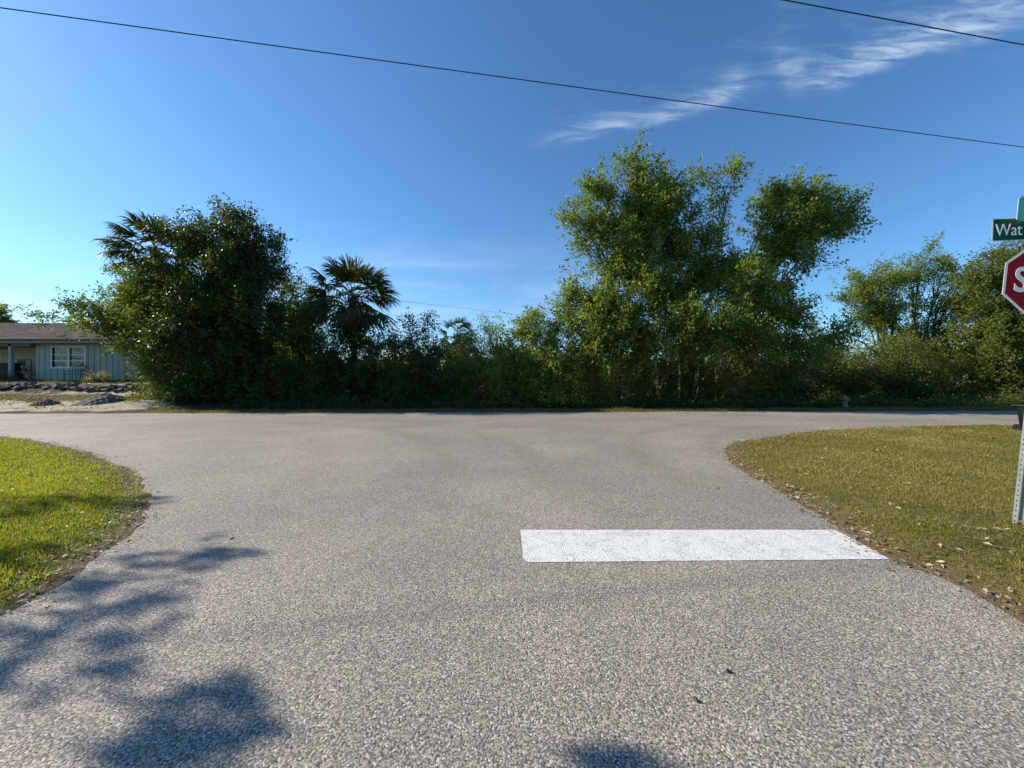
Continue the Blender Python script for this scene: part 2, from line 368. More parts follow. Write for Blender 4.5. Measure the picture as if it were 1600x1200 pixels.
# ------------------------------------------------------------------ ground, roads, lawns
def sst(x, a, b):
    q = np.clip((x - a) / (b - a), 0, 1); return q * q * (3 - 2 * q)
def far_edge(x): return 17.15 + x * 0.035
def height(x, y):
    x = np.asarray(x, float); y = np.asarray(y, float)
    prof = np.interp(y, [16.6, 17.5, 19, 20.8, 21.5, 22.0, 23.5, 25, 60, 120], [0, 0.1, 0.32, 0.66, 0.98, 1.08, 1.2, 1.25, 1.25, 0.3])
    left = sst(-x, 12.0, 17.0)
    bump = 0.05 * np.sin(x * 1.7 + y) * np.sin(y * 1.3 - x * .6) * sst(y, 17, 18.5)
    h = prof * left + bump
    h = h + 0.03 * sst(y, 17.0, 18.0)
    return h - 0.012 * (1 - sst(y, 16.2, 17.4))
def axis(fine0, fine1, step, far):
    a = np.arange(fine0, fine1 + 1e-6, step); out = []; d = step * 1.5; p = fine1
    while p < far: p += d; d *= 1.35; out.append(min(p, far))
    out2 = []; d = step * 1.5; p = fine0
    while p > -far: p -= d; d *= 1.35; out2.append(max(p, -far))
    return np.concatenate((out2[::-1], a, out))
gx = axis(-42, 34, 0.4, 1200); gy = axis(15, 30, 0.3, 1200)
X, Y = np.meshgrid(gx, gy); H = height(X, Y)
nx, ny = len(gx), len(gy)
ii = np.arange(nx * ny).reshape(ny, nx)
fc = np.stack((ii[:-1, :-1], ii[:-1, 1:], ii[1:, 1:], ii[1:, :-1]), -1).reshape(-1, 4)
def zone(x, y):
    left = sst(-x, 15.2, 17.4)
    sand = left * (0.75 * np.exp(-((y - 18.0 - 0.03 * (x + 20)) / 1.1) ** 2) + 0.45 * np.exp(-((y - 20.6) / .6) ** 2) + 0.4 * np.exp(-((y - 22.4) / .5) ** 2) + 0.15) * np.interp(x, [-40, -26, -21, -14], [0.6, .8, 1.1, 1.3])
    grass = left * (0.75 * np.exp(-((y - 19.5) / 0.8) ** 2) + 0.95 * sst(y, 22.5, 23.3)) * np.interp(x, [-40, -24, -19, -14], [1, 1, .6, 0.4])
    verge = (1 - left) * np.exp(-((y - far_edge(x) - 0.3) / 0.55) ** 2) * 0.9
    far = sst(np.hypot(x, y), 45, 80) * 0.7
    return np.clip(sand, 0, 1.2), np.clip(grass + verge + far + 0.5 * sst(-y, -15, -13.), 0, 1)
sa, gr_ = zone(X, Y)
g = np_mesh('ground', np.stack((X, Y, H), -1).reshape(-1, 3), 4, M['ground'], attrs={'sand': ('POINT', sa.ravel()), 'grass': ('POINT', gr_.ravel())}, faces=fc)
tag(g, 'ground of sand, soil and rough grass beyond the far road edge', 'ground', kind='structure')

# road sheet: everything up to the wavy far edge
xs = np.arange(-90, 90.1, 0.25); fe = far_edge(xs) + 0.05 * np.sin(xs * 1.9) + 0.04 * np.sin(xs * 5.3) + RNG.normal(0, 0.02, len(xs)) - 0.5
fe = np.where(xs > -90, fe, fe)
top = np.stack((xs, fe, np.full_like(xs, 0.004)), -1); bot = np.stack((xs, np.full_like(xs, -40.0), np.full_like(xs, 0.004)), -1)
n = len(xs); k = np.arange(n - 1)
rd = np_mesh('road', np.concatenate((bot, top)), 4, M['road'], faces=np.stack((k, k + 1, k + 1 + n, k + n), -1))
tag(rd, 'grey chip seal asphalt road meeting a cross road at a junction', 'road', kind='structure')

# stop line
sl0, sl1 = G(813, 829), G(1305, 829); sl3, sl2 = G(818, 880), G(1391, 875)
def jline(a, b, m_, amp): return [(a[0] + (b[0] - a[0]) * i / m_ + random.gauss(0, amp), a[1] + (b[1] - a[1]) * i / m_ + random.gauss(0, amp)) for i in range(m_)]
c3 = (sl3[0] + 0.05, sl3[1])
loop = jline(sl0, sl1, 150, .0022) + jline(sl1, sl2, 40, .003) + jline(sl2, c3, 150, .0022) + jline(c3, (sl3[0] + .012, sl3[1] + .03), 6, .001) + jline((sl3[0], sl3[1] + .07), sl0, 30, .0022)
r = delaunay_2d_cdt([Vector(p) for p in loop], [], [list(range(len(loop)))], 1, 1e-5)
mb = MB(); mb.v = [(p.x, p.y, 0.008) for p in r[0]]; mb.f = [tuple(f) for f in r[2]]
o = mb.build('stop_line', M['paint']); tag(o, 'wide white painted stop line across the right lane', 'road marking', kind='structure')

def poly_dist(p, poly):
    a = np.asarray(poly); b = np.roll(a, -1, 0); best = np.full(len(p), 1e9)
    for s, e in zip(a, b):
        d = e - s; q = np.clip(((p - s) @ d) / max(d @ d, 1e-12), 0, 1)
        best = np.minimum(best, np.hypot(*(p - s - q[:, None] * d).T))
    return best
def inside(p, poly):
    a = np.asarray(poly); b = np.roll(a, -1, 0); c = np.zeros(len(p), bool)
    for s, e in zip(a, b):
        with np.errstate(divide='ignore', invalid='ignore'):
            hit = ((s[1] > p[:, 1]) != (e[1] > p[:, 1])) & (p[:, 0] < (e[0] - s[0]) * (p[:, 1] - s[1]) / (e[1] - s[1]) + s[0])
        c ^= hit
    return c
def catmull(pts, step=0.12):
    pts = [np.array(p, float) for p in pts]; out = []
    for i in range(len(pts) - 1):
        p0, p1, p2, p3 = pts[max(i - 1, 0)], pts[i], pts[i + 1], pts[min(i + 2, len(pts) - 1)]
        m_ = max(1, int(np.linalg.norm(p2 - p1) / step))
        for j in range(m_):
            t = j / m_
            out.append(0.5 * ((2 * p1) + (-p0 + p2) * t + (2 * p0 - 5 * p1 + 4 * p2 - p3) * t * t + (-p0 + 3 * p1 - 3 * p2 + p3) * t ** 3))
    out.append(pts[-1]); return out
Lpx = [(0, 683), (60, 690), (120, 703), (180, 724), (215, 745), (230, 766), (231, 790), (213, 820), (178, 850), (130, 890), (70, 930), (0, 968)]
Rpx = [(1600, 665), (1450, 666), (1300, 672), (1200, 683), (1150, 692), (1131, 702), (1146, 725), (1190, 754), (1240, 782), (1288, 812), (1318, 830), (1352, 851), (1403, 876), (1466, 902), (1531, 932), (1600, 976)]
L_edge = catmull([(-80, 8.9), (-45, 9.5), (-25, 9.85), (-20, 9.8), (-17, 9.76), (-15, 9.73), (-13.9, 9.71)] + [G(*p) for p in Lpx] + [(-3.1, 1.2), (-3.1, -3), (-3.15, -30)])
R_edge = catmull([(80, 14.2), (45, 13.0), (30, 12.55), (24, 12.3), (20, 12.15), (18, 12.08), (16.8, 12.03)] + [G(*p) for p in Rpx] + [(3.13, 1.2), (3.15, -3), (3.2, -30)])
def wob(pts, amp):
    out = []
    ph = [random.random() * 6 for _ in range(4)]; s = 0
    for i, p in enumerate(pts):
        d = pts[min(i + 1, len(pts) - 1)] - pts[max(i - 1, 0)]; nrm = np.array((-d[1], d[0])) / max(np.linalg.norm(d), 1e-6)
        s += 0.12
        a = amp * (math.sin(s * 2.1 + ph[0]) * .5 + math.sin(s * 5.3 + ph[1]) * .35 + math.sin(s * 11 + ph[2]) * .3 + random.gauss(0, .25))
        out.append(p + nrm * a)
    return out
L_edge = wob(L_edge, 0.05); R_edge = wob(R_edge, 0.042)
L_poly = np.array(L_edge + [np.array((-80., -30.))]); R_poly = np.array(R_edge + [np.array((80., -30.))])
def lawn(name, poly, edge, near, matl, label):
    sx = 1 if poly[:, 0].mean() > 0 else -1
    pts = []
    for (x0, x1, y0, y1, nn) in near: pts.append(np.stack((RNG.uniform(x0, x1, nn), RNG.uniform(y0, y1, nn)), -1))
    p = np.concatenate(pts); p = p[inside(p, poly)]; d = poly_dist(p, np.array(edge + edge[::-1])); p = p[d > 0.05]
    allp = [Vector(q) for q in poly] + [Vector(q) for q in p]
    r = delaunay_2d_cdt(allp, [], [list(range(len(poly)))], 1, 1e-4)
    vv = np.array([tuple(q) for q in r[0]]); d = poly_dist(vv, np.array(edge + edge[::-1]))
    z = 0.006 + 0.045 * sst(d, 0.0, 0.5) + 0.02 * np.sin(vv[:, 0] * 1.3) * np.sin(vv[:, 1] * 1.1 + 1) * sst(d, .2, 1.2)
    o = np_mesh(name, np.column_stack((vv, z)), 3, matl, attrs={'edge': ('POINT', np.clip(d, 0, 2))}, faces=np.array([f for f in r[2] if len(f) == 3]))
    tag(o, label, 'lawn', kind='structure'); return o
def lawn_z(p, edge):
    d = poly_dist(p, np.array(edge + edge[::-1]))
    return 0.006 + 0.045 * sst(d, 0, .5) + 0.02 * np.sin(p[:, 0] * 1.3) * np.sin(p[:, 1] * 1.1 + 1) * sst(d, .2, 1.2), d
lawn('lawn', L_poly, L_edge, [(-15, -2.5, 0, 11, 5000), (-80, -3, -30, 12, 1500)], M['lawn_l'], 'sunlit green lawn left of the side road')
lawn('lawn', R_poly, R_edge, [(2.5, 20, 0, 14, 6000), (3, 80, -30, 14, 1500)], M['lawn_r'], 'dry olive brown lawn right of the side road under the stop sign')

def blades(p, z, hgt, wid, tint, bend=0.5):
    n = len(p); az = RNG.uniform(0, 2 * np.pi, n); az2 = RNG.uniform(0, 2 * np.pi, n)
    base = np.column_stack((p, z - 0.005)); s = np.column_stack((np.cos(az), np.sin(az), np.zeros(n)))
    lean = np.column_stack((np.cos(az2), np.sin(az2), np.zeros(n))) * (RNG.uniform(0.05, 1.0, n) * bend)[:, None]
    upv = np.array((0, 0, 1.0))
    mid = base + (upv + lean * 0.45) * (hgt * 0.55)[:, None]
    tip = base + (upv * (1 - 0.35 * bend * RNG.uniform(0, 1, n))[:, None] + lean) * hgt[:, None]
    w_ = wid[:, None] * 0.5
    V = np.stack((base - s * w_, base + s * w_, mid + s * w_ * .8, mid - s * w_ * .8, mid - s * w_ * .8, mid + s * w_ * .8, tip + s * w_ * .15, tip - s * w_ * .15), 1).reshape(-1, 3)
    return V, np.repeat(tint, 2)
def vnoise(p, s, seed=0):
    a = np.zeros(len(p)); r_ = np.random.default_rng(seed)
    for o_ in range(4):
        k_ = r_.uniform(0, 2 * np.pi, (3,)); f_ = s * 2 ** o_
        a += (np.sin(p[:, 0] * f_ + k_[0] + 1.3 * np.sin(p[:, 1] * f_ * .7 + k_[1])) * np.sin(p[:, 1] * f_ * 1.1 + k_[2])) / 1.6 ** o_
    return a / 2.2
def grass(name, poly, edge, boxes, matl, label, h0, seed):
    Vs = []; Ts = []
    for (x0, x1, y0, y1, dens, wk) in boxes:
        n = int((x1 - x0) * (y1 - y0) * dens); p = np.stack((RNG.uniform(x0, x1, n), RNG.uniform(y0, y1, n)), -1)
        p = p[inside(p, poly)]; z, d = lawn_z(p, edge); nz = vnoise(p, 1.1, seed); nz2 = vnoise(p, 5.0, seed + 1)
        keep = RNG.uniform(0, 1, len(p)) < np.clip(sst(d + nz2 * .08, 0.0, 0.24), 0.08, 1) * np.clip(0.85 + 0.5 * nz2, .3, 1)
        p, z, d, nz, nz2 = p[keep], z[keep], d[keep], nz[keep], nz2[keep]
        creep = (d < .2) & (vnoise(p, 3.1, seed + 4) > -.1); p = p + np.where(creep[:, None], RNG.normal(0, .075, p.shape), 0)
        h = h0 * np.clip(0.55 + 0.5 * sst(d, 0, .8) + 0.35 * nz + RNG.normal(0, .22, len(p)), .25, 2.2)
        V, T = blades(p, z, h, wk * RNG.uniform(.7, 1.4, len(p)), np.clip(0.42 + 0.5 * nz + 0.35 * vnoise(p, .55, seed + 9) + 0.3 * nz2 + RNG.normal(0, .25, len(p)), 0, 1), 0.8)
        Vs.append(V); Ts.append(T)
    o = np_mesh(name, np.concatenate(Vs), 4, matl, attrs={'tint': ('FACE', np.concatenate(Ts))})
    tag(o, label, 'grass', kind='stuff')
grass('grass', L_poly, L_edge, [(-7.5, -2.6, 1.8, 5.2, 4200, .0055), (-9.5, -3.0, 5.2, 8, 2400, .008), (-16, -9.5, 4.5, 8, 1800, .009), (-16, -5.5, 8, 10.6, 1500, .010), (-26, -16, 4, 10.6, 420, .013)], M['grass_green'], 'bright green blades of grass on the left lawn', 0.046, 3)
grass('grass', R_poly, R_edge, [(2.8, 7.5, 1.8, 5.2, 4200, .0055), (3.2, 11.5, 5.2, 8.5, 2300, .0075), (4, 18, 8.5, 12.6, 1400, .010), (11.5, 26, 3, 8.5, 420, .013), (18, 34, 8.5, 13, 420, .013)], M['grass_dry'], 'short dry blades of grass on the right lawn', 0.036, 5)

# rough grass along the far verge and in the yard
def rough_grass():
    Vs = []; Ts = []
    n = 46000; x = RNG.uniform(-14.5, 32, n); d = np.abs(RNG.normal(0, .55, n)); y = far_edge(x) - 0.5 + d + RNG.normal(0, .03, n)
    p = np.stack((x, y), -1); nz = vnoise(p, 1.5, 9); k_ = RNG.uniform(0, 1, n) < np.clip(.6 + .6 * nz, .1, 1); p = p[k_]; nz = nz[k_]
    h = 0.09 * np.clip(1 + .5 * nz + RNG.normal(0, .3, len(p)), .3, 3)
    V, T = blades(p, height(p[:, 0], p[:, 1]), h, RNG.uniform(.008, .016, len(p)), np.clip(.5 + .3 * nz + RNG.normal(0, .25, len(p)), 0, 1), 0.9); Vs.append(V); Ts.append(T)
    n = 70000; x = RNG.uniform(-36, -14, n); y = RNG.uniform(16.9, 25, n); p = np.stack((x, y), -1); nz = vnoise(p, 2.0, 21)
    sa_, g_ = zone(x, y); k_ = RNG.uniform(0, 1, n) < np.clip(g_ + .45 * nz - .12, 0.02, 1); p = p[k_]; nz = nz[k_]
    h = 0.085 * np.clip(1 + .6 * nz + RNG.normal(0, .3, len(p)), .3, 3)
    V, T = blades(p, height(p[:, 0], p[:, 1]), h, RNG.uniform(.01, .02, len(p)), np.clip(.5 + .3 * nz + RNG.normal(0, .25, len(p)), 0, 1), 0.9); Vs.append(V); Ts.append(T)
    o = np_mesh('rough_grass', np.concatenate(Vs), 4, M['grass_rough'], attrs={'tint': ('FACE', np.concatenate(Ts))})
    tag(o, 'rough tufts of grass along the far road verge and sandy yard', 'grass', kind='stuff')
rough_grass()

def quads(b, a, s, L, W, fold=None):
    """leaf shaped rhombi: base b, unit axis a, unit side s"""
    L = L[:, None]; W = W[:, None]
    m_ = b + a * L * 0.45
    if fold is not None: m_ = m_ + fold * W * 0.25
    return np.stack((b, m_ + s * W * .5, b + a * L, m_ - s * W * .5), 1).reshape(-1, 3)
def litter(name, edge, n, near, label, seed, flip):
    e = np.array(edge); e = e[(e[:, 1] > 1.0) & (e[:, 1] < 12.5) & (np.abs(e[:, 0]) < 18)]
    i = RNG.integers(0, len(e) - 1, n); t = RNG.uniform(0, 1, (n, 1)); p = e[i] * (1 - t) + e[i + 1] * t
    d = e[i + 1] - e[i]; nr = unit(np.column_stack((-d[:, 1], d[:, 0]))) * flip
    off = np.where(RNG.uniform(0, 1, n) < .6, RNG.normal(0.10, .12, n), RNG.exponential(1.1, n))
    p = p + nr * off[:, None]
    k_ = RNG.uniform(0, 1, n) < np.clip(.75 + .6 * vnoise(p, 1.7, seed), .1, 1); p = p[k_]; off = off[k_]; n = len(p)
    z = np.where(off > 0, np.minimum(off * .09, .045), 0) + 0.012 + RNG.uniform(0, .018, n) + .02 * (off > .4)
    az = RNG.uniform(0, 2 * np.pi, n); a = unit(np.column_stack((np.cos(az), np.sin(az), RNG.normal(0, .25, n))))
    nrm = unit(np.column_stack((RNG.normal(0, .35, n), RNG.normal(0, .35, n), np.ones(n)))); s = unit(np.cross(nrm, a))
    L = RNG.uniform(.02, .055 if flip < 0 else .075, n); W = L * RNG.uniform(.25, .5, n)
    tw = RNG.uniform(0, 1, n) < .25; W[tw] = .004; L[tw] *= 1.6
    V = quads(np.column_stack((p, z)), a, s, L, W, nrm)
    o = np_mesh(name, V, 4, M['litter'], attrs={'tint': ('FACE', np.clip(RNG.beta(1.2, 2.2, n), 0, 1))})
    tag(o, label, 'leaf litter', kind='stuff')
litter('leaf_litter', L_edge, 8500, None, 'fallen brown leaves along the edge of the left lawn', 31, -1)
litter('leaf_litter', R_edge, 9500, None, 'fallen tan leaves and needles along the edge of the right lawn', 33, 1)

# ------------------------------------------------------------------ trees and shrubs
def limb(mb, a, b, r0, r1, k=6, sag=0.12, seg=5):
    a = np.asarray(a, float); b = np.asarray(b, float); L = np.linalg.norm(b - a)
    off = RNG.normal(0, 1, 3) * L * sag; off[2] *= .5
    pts = []; rr = []
    for i in range(seg + 1):
        t = i / seg; j = RNG.normal(0, .012, 3) * L * (0 < i < seg)
        pts.append(a * (1 - t) + b * t + off * math.sin(math.pi * t) * .6 + j + np.array((0, 0, L * .06)) * math.sin(math.pi * t)); rr.append(r0 + (r1 - r0) * t ** .8)
    mb.tube(pts, rr, k, cap=False); return pts
DEPTH = .9
DENS, LSC = 5.0, 1.14
def foliage(blobs, twigs_m3=6.0, leaves=26, L=0.12, W=0.055, up=0.25, shell=0.5, spread=0.105, twl=0.6, floor_z=None):
    """blobs: (px,py,Y,rx_px,ry_px[,ry_m]) -> leaf quads, tints and the twigs as (start, end) pairs"""
    Vs = []; Ts = []; tw = []; cents = []
    for bl in blobs:
        px, py, Y, rx, ry = bl[:5]; c = P(px, py, Y); r = np.array((rx * Y / F, bl[5] if len(bl) > 5 else max(rx, ry) * Y / F * DEPTH, ry * Y / F))
        cents.append((c, r)); vol = 4.19 * r.prod(); n = max(16, int(vol ** .9 * twigs_m3 * DENS))
        d = unit(RNG.normal(0, 1, (n, 3))); q = RNG.uniform(0, 1, n) ** shell
        q = np.where(RNG.uniform(0, 1, n) < .035, RNG.uniform(1.0, 1.25, n), q); lump = 1 + 0.3 * np.sin(d[:, 0] * 5 + px) * np.sin(d[:, 2] * 5 + py) + 0.12 * np.sin(d[:, 1] * 9 + px) * np.sin(d[:, 2] * 8)
        pos = c + d * r * (q * lump)[:, None]
        ncl = max(2, n // 13); ci = RNG.integers(0, ncl, n); jit = RNG.normal(0, .21 * min(1.0, r.mean() / .8), (n, 3)); mixf = (RNG.uniform(0, 1, n) < .8)[:, None]
        pos = np.where(mixf, pos[ci] + jit, pos); d = np.where(mixf, d[ci], d); q = np.where(mixf[:, 0], q[ci], q)
        td = unit(d * .7 + RNG.normal(0, .55, (n, 3)) + np.array((0, 0, up)))
        tl = twl * RNG.uniform(.5, 1.25, n) * np.clip(0.5 + q, .6, 1.4)
        if floor_z is not None:
            k_ = pos[:, 2] > floor_z + RNG.uniform(0, .3, n); pos, td, tl, q, ci = pos[k_], td[k_], tl[k_], q[k_], ci[k_]; n = len(pos)
        tw.append((pos, pos + td * tl[:, None]))
        m_ = leaves; t = RNG.uniform(-.1, 1.05, (n, m_)); 
        b = pos[:, None] + td[:, None] * (tl[:, None] * t)[..., None] + RNG.normal(0, spread, (n, m_, 3)) * (1.1 - .5 * np.clip(t, 0, 1))[..., None]
        a = unit(td[:, None] * .55 + RNG.normal(0, .75, (n, m_, 3)) + np.array((0, 0, -.12)))
        nr = unit(RNG.normal(0, .7, (n, m_, 3)) + np.array((0, 0, .55))); s = unit(np.cross(nr, a))
        b = b.reshape(-1, 3); a = a.reshape(-1, 3); s = s.reshape(-1, 3)
        sz = RNG.uniform(.45, 1.4, len(b)); V = quads(b, a, s, L * LSC * sz, W * LSC * sz * RNG.uniform(.8, 1.2, len(b)), np.cross(a, s))
        tint = np.clip(np.repeat((RNG.normal(.45, .24, ncl)[ci] + RNG.normal(0, .1, n)), m_) + RNG.normal(0, .17, n * m_), 0, 1)
        if floor_z is not None:
            V4 = V.reshape(-1, 4, 3); ok = V4[:, :, 2].min(1) > floor_z - .02; V = V4[ok].reshape(-1, 3); tint = tint[ok]
        Vs.append(V); Ts.append(tint)
    return np.concatenate(Vs), np.concatenate(Ts), tw, cents
def plant(name, label, cat, base, blobs, leaf, bark='bark', stems=None, r0=0.16, group=None, limb_every=4, crown='crown', **kw):
    """a tree or shrub: trunk mesh with limbs and twigs, crown mesh of leaves"""
    base = [np.array(b, float) for b in (base if hasattr(base[0], '__len__') else [base])]
    root = empty(name, tuple(base[0])); org = base[0]
    if name in ('shrub', 'bush', 'vine_thicket', 'broadleaf_tree', 'sprawling_tree'):
        gpy = HOR + (EYE - base[0][2]) / blobs[0][2] * F
        blobs = list(blobs) + [(b[0], gpy - 10, b[2], b[3] * .8, 16) for b in blobs if b[1] + b[4] > 606 and b[4] > 15]
    global DEPTH
    DEPTH = .6 if cat == 'shrub' else .9
    V, T, tw, cents = foliage(blobs, **kw)
    o = np_mesh(crown, V - org, 4, M[leaf], root, attrs={'tint': ('FACE', T)})
    mbs = [MB().tube([b - np.array((0, 0, .12)), b + np.array((0, 0, .12)), b + np.array((0, 0, .3))], [r0 * .75, r0 * .6, r0 * .45], 9) for b in base]
    for i, (c, r) in enumerate(cents):
        bi = min(range(len(base)), key=lambda q: np.hypot(base[q][0] - c[0], base[q][1] - c[1])); b = base[bi]; mb = mbs[bi]
        h = c[2] - b[2]; fork = b + (c - b) * np.array((.25, .25, .42)) + RNG.normal(0, .1, 3) * min(1, h / 4)
        rad = r0 * random.uniform(.55, 1.0) / (1 + .05 * len(cents))
        p1 = limb(mb, b + np.array((0, 0, -.05)), fork, rad, rad * .75, 7, .05, 4)
        p2 = limb(mb, p1[-1], c, rad * .72, rad * .3, 6, .1, 5)
        s_, e_ = tw[i]
        for j in range(0, len(s_), limb_every * 2):
            q = p2[random.randint(2, 5)]
            limb(mb, q, s_[j], rad * .2 + .006, .007, 4, .1, 3); mb.tube([s_[j], e_[j]], [.008, .003], 3, cap=False)
    for mb in mbs:
        if not mb.v: continue
        mb.v = [(x - org[0], y - org[1], z - org[2]) for x, y, z in mb.v]
        mb.build('trunk', M[bark], root, smooth=True)
    tag(root, label, cat, group); return root
def gp(px, Y, push=None):
    Y = Y + (PUSH if push is None else push); x = (px - 800) / F * Y; return (x, Y, float(height(x, Y)))

def Z(bl, z): return [(a, b, z + (c if len(q) else 0), d, e, *q) for a, b, c, d, e, *q in bl]
PUSH = 1.25
def at(z, lst): return [(a, b, z + dz_ + PUSH, c, d) for a, b, c, d, dz_ in lst]

# left group
plant('broadleaf_tree', 'tall dense dark green tree right of the palm at the left edge of the thicket', 'tree', [gp(345, 19.6), gp(380, 19.9), gp(320, 19.4)],
      at(19.6, [(338, 345, 22, 24, 0), (365, 352, 26, 22, .2), (400, 385, 34, 26, 0), (345, 395, 55, 42, .3), (395, 430, 40, 50, .2), (335, 450, 60, 55, -.3), (385, 500, 52, 60, -.5), (330, 530, 60, 60, -.9), (395, 580, 48, 50, -1.0), (335, 600, 55, 40, -1.3), (320, 375, 20, 30, 0)]),
      'leaf_dark', r0=.2, twigs_m3=7.0, leaves=26, L=.13, W=.06, floor_z=0.02)
plant('sprawling_tree', 'sprawling tree whose thin branches hang over the brown roof of the house', 'tree', [gp(265, 18.9), gp(285, 19.3)],
      at(18.8, [(240, 452, 40, 28, .5), (200, 455, 28, 28, .5), (215, 490, 45, 32, 0), (170, 505, 40, 22, 0), (120, 490, 26, 8, .2), (88, 494, 16, 5, .2), (150, 478, 22, 12, .3), (212, 528, 36, 20, 0), (262, 520, 46, 50, -.1), (180, 415, 10, 18, .5), (282, 585, 42, 40, -.3), (246, 592, 20, 34, -.2), (300, 470, 40, 40, 0), (262, 622, 24, 14, -.3), (190, 540, 22, 9, .2)]),
      'leaf_mid', r0=.15, twigs_m3=7.5, leaves=26, L=.12, W=.055, floor_z=0.12)
plant('small_tree', 'small leafy tree between the dark tall tree and the palm with brown fronds', 'tree', gp(468, 22.5),
      at(22.5, [(462, 466, 24, 20, 0), (445, 495, 24, 32, 0), (488, 478, 22, 20, 0), (475, 505, 30, 24, 0), (470, 530, 40, 32, -.4), (450, 570, 35, 40, -.8), (500, 570, 28, 35, -1)]), 'leaf_mid', 'grey_bark', r0=.1, twigs_m3=8.5, leaves=26, floor_z=.05)
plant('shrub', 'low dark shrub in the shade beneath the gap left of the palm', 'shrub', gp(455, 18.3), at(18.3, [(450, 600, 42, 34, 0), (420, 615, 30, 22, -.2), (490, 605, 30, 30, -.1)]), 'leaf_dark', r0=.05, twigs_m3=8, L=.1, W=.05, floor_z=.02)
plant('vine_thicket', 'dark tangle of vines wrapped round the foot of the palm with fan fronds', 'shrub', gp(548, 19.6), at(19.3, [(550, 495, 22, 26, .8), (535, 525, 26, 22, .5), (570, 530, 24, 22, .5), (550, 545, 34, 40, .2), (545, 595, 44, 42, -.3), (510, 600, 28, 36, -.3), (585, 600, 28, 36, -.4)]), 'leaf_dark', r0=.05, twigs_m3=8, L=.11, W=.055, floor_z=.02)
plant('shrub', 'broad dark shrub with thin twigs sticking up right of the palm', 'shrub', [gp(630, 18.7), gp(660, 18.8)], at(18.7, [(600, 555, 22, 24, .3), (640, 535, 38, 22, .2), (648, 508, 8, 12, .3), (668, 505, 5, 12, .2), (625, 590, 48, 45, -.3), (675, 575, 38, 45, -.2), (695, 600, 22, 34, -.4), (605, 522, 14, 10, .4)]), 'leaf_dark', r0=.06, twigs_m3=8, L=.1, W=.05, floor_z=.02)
plant('shrub', 'yellowish olive shrub in front of the small far palm', 'shrub', gp(742, 19.3), at(19.3, [(735, 548, 32, 26, .2), (770, 545, 24, 24, .3), (745, 590, 40, 40, -.2), (715, 590, 20, 38, -.3), (757, 520, 8, 8, .4), (720, 525, 12, 10, .4)]), 'leaf_olive', 'grey_bark', r0=.06, twigs_m3=7, L=.1, W=.042, floor_z=.02)
plant('shrub', 'rounded bright green bush left of the big spreading tree', 'shrub', [gp(830, 18.5), gp(850, 18.7)], at(18.5, [(815, 508, 14, 12, .4), (835, 515, 36, 20, .4), (870, 520, 28, 22, .5), (800, 520, 16, 10, .4), (825, 560, 44, 38, .1), (870, 565, 36, 38, .1), (800, 600, 32, 32, -.2), (850, 605, 42, 30, -.3), (790, 560, 20, 28, .1), (832, 494, 7, 5, .4)]), 'leaf_fresh', r0=.07, twigs_m3=7.5, L=.12, W=.06, floor_z=.02)

# big tree
plant('spreading_tree', 'biggest tree, many stemmed, with a crown split into several leafy lobes against the sky', 'tree', [gp(1060, 20.6), gp(1030, 20.3), gp(1085, 20.9), gp(965, 20.2), gp(1120, 21)],
      [(1080 + (a - 1080) * (1.0 if b < 430 else .95), 640 + (b - 640) * .955, z_ - (1.3 if a > 1070 and b > 430 else 0), c_ * (.97 if b < 430 else 1), d_ * .97) for a, b, z_, c_, d_ in at(19.6, [(988, 268, 34, 20, .2), (948, 295, 34, 24, 0), (1000, 305, 42, 28, .4), (1050, 282, 30, 24, .3), (1082, 260, 15, 12, .1), (905, 330, 20, 14, 0), (935, 345, 36, 28, -.2), (985, 365, 46, 34, .2), (1040, 345, 40, 38, .1), (950, 400, 34, 24, -.3), (1010, 415, 44, 34, -.4), (1075, 385, 36, 34, .2),
                (1148, 266, 18, 15, .1), (1134, 300, 11, 20, .1), (1122, 340, 13, 20, 0), (1105, 375, 20, 14, -.2),
                (1212, 290, 28, 20, 0), (1262, 296, 40, 22, .2), (1306, 322, 32, 20, .2), (1240, 335, 48, 26, 0), (1200, 332, 13, 22, .1), (1280, 352, 38, 18, .2), (1225, 372, 42, 20, -.2), (1262, 398, 26, 12, 0), (1195, 392, 24, 22, -.2), (1330, 338, 16, 10, .2),
                (895, 445, 26, 22, -.4), (872, 462, 14, 10, -.4), (925, 455, 32, 28, -.6), (960, 480, 40, 32, -.8), (905, 500, 34, 28, -.8), (1060, 445, 44, 36, -.3), (1120, 425, 40, 30, -.1), (1160, 440, 36, 34, -.3), (1205, 455, 40, 24, -.3), (1245, 440, 20, 8, 0), (1255, 462, 28, 8, 0), (1240, 490, 34, 14, -.2),
                (1010, 520, 50, 42, -1.0), (1085, 510, 50, 44, -.7), (1150, 515, 48, 40, -.6), (1210, 520, 40, 28, -.4), (930, 545, 40, 38, -1.2), (1300, 525, 34, 10, -.2), (1270, 545, 32, 16, -.4), (1335, 512, 18, 9, -.2)])],
      'leaf_fresh', 'grey_bark', r0=.26, twigs_m3=6.2, leaves=36, L=.135, W=.066, limb_every=3, spread=.14, twl=.75, floor_z=.1)
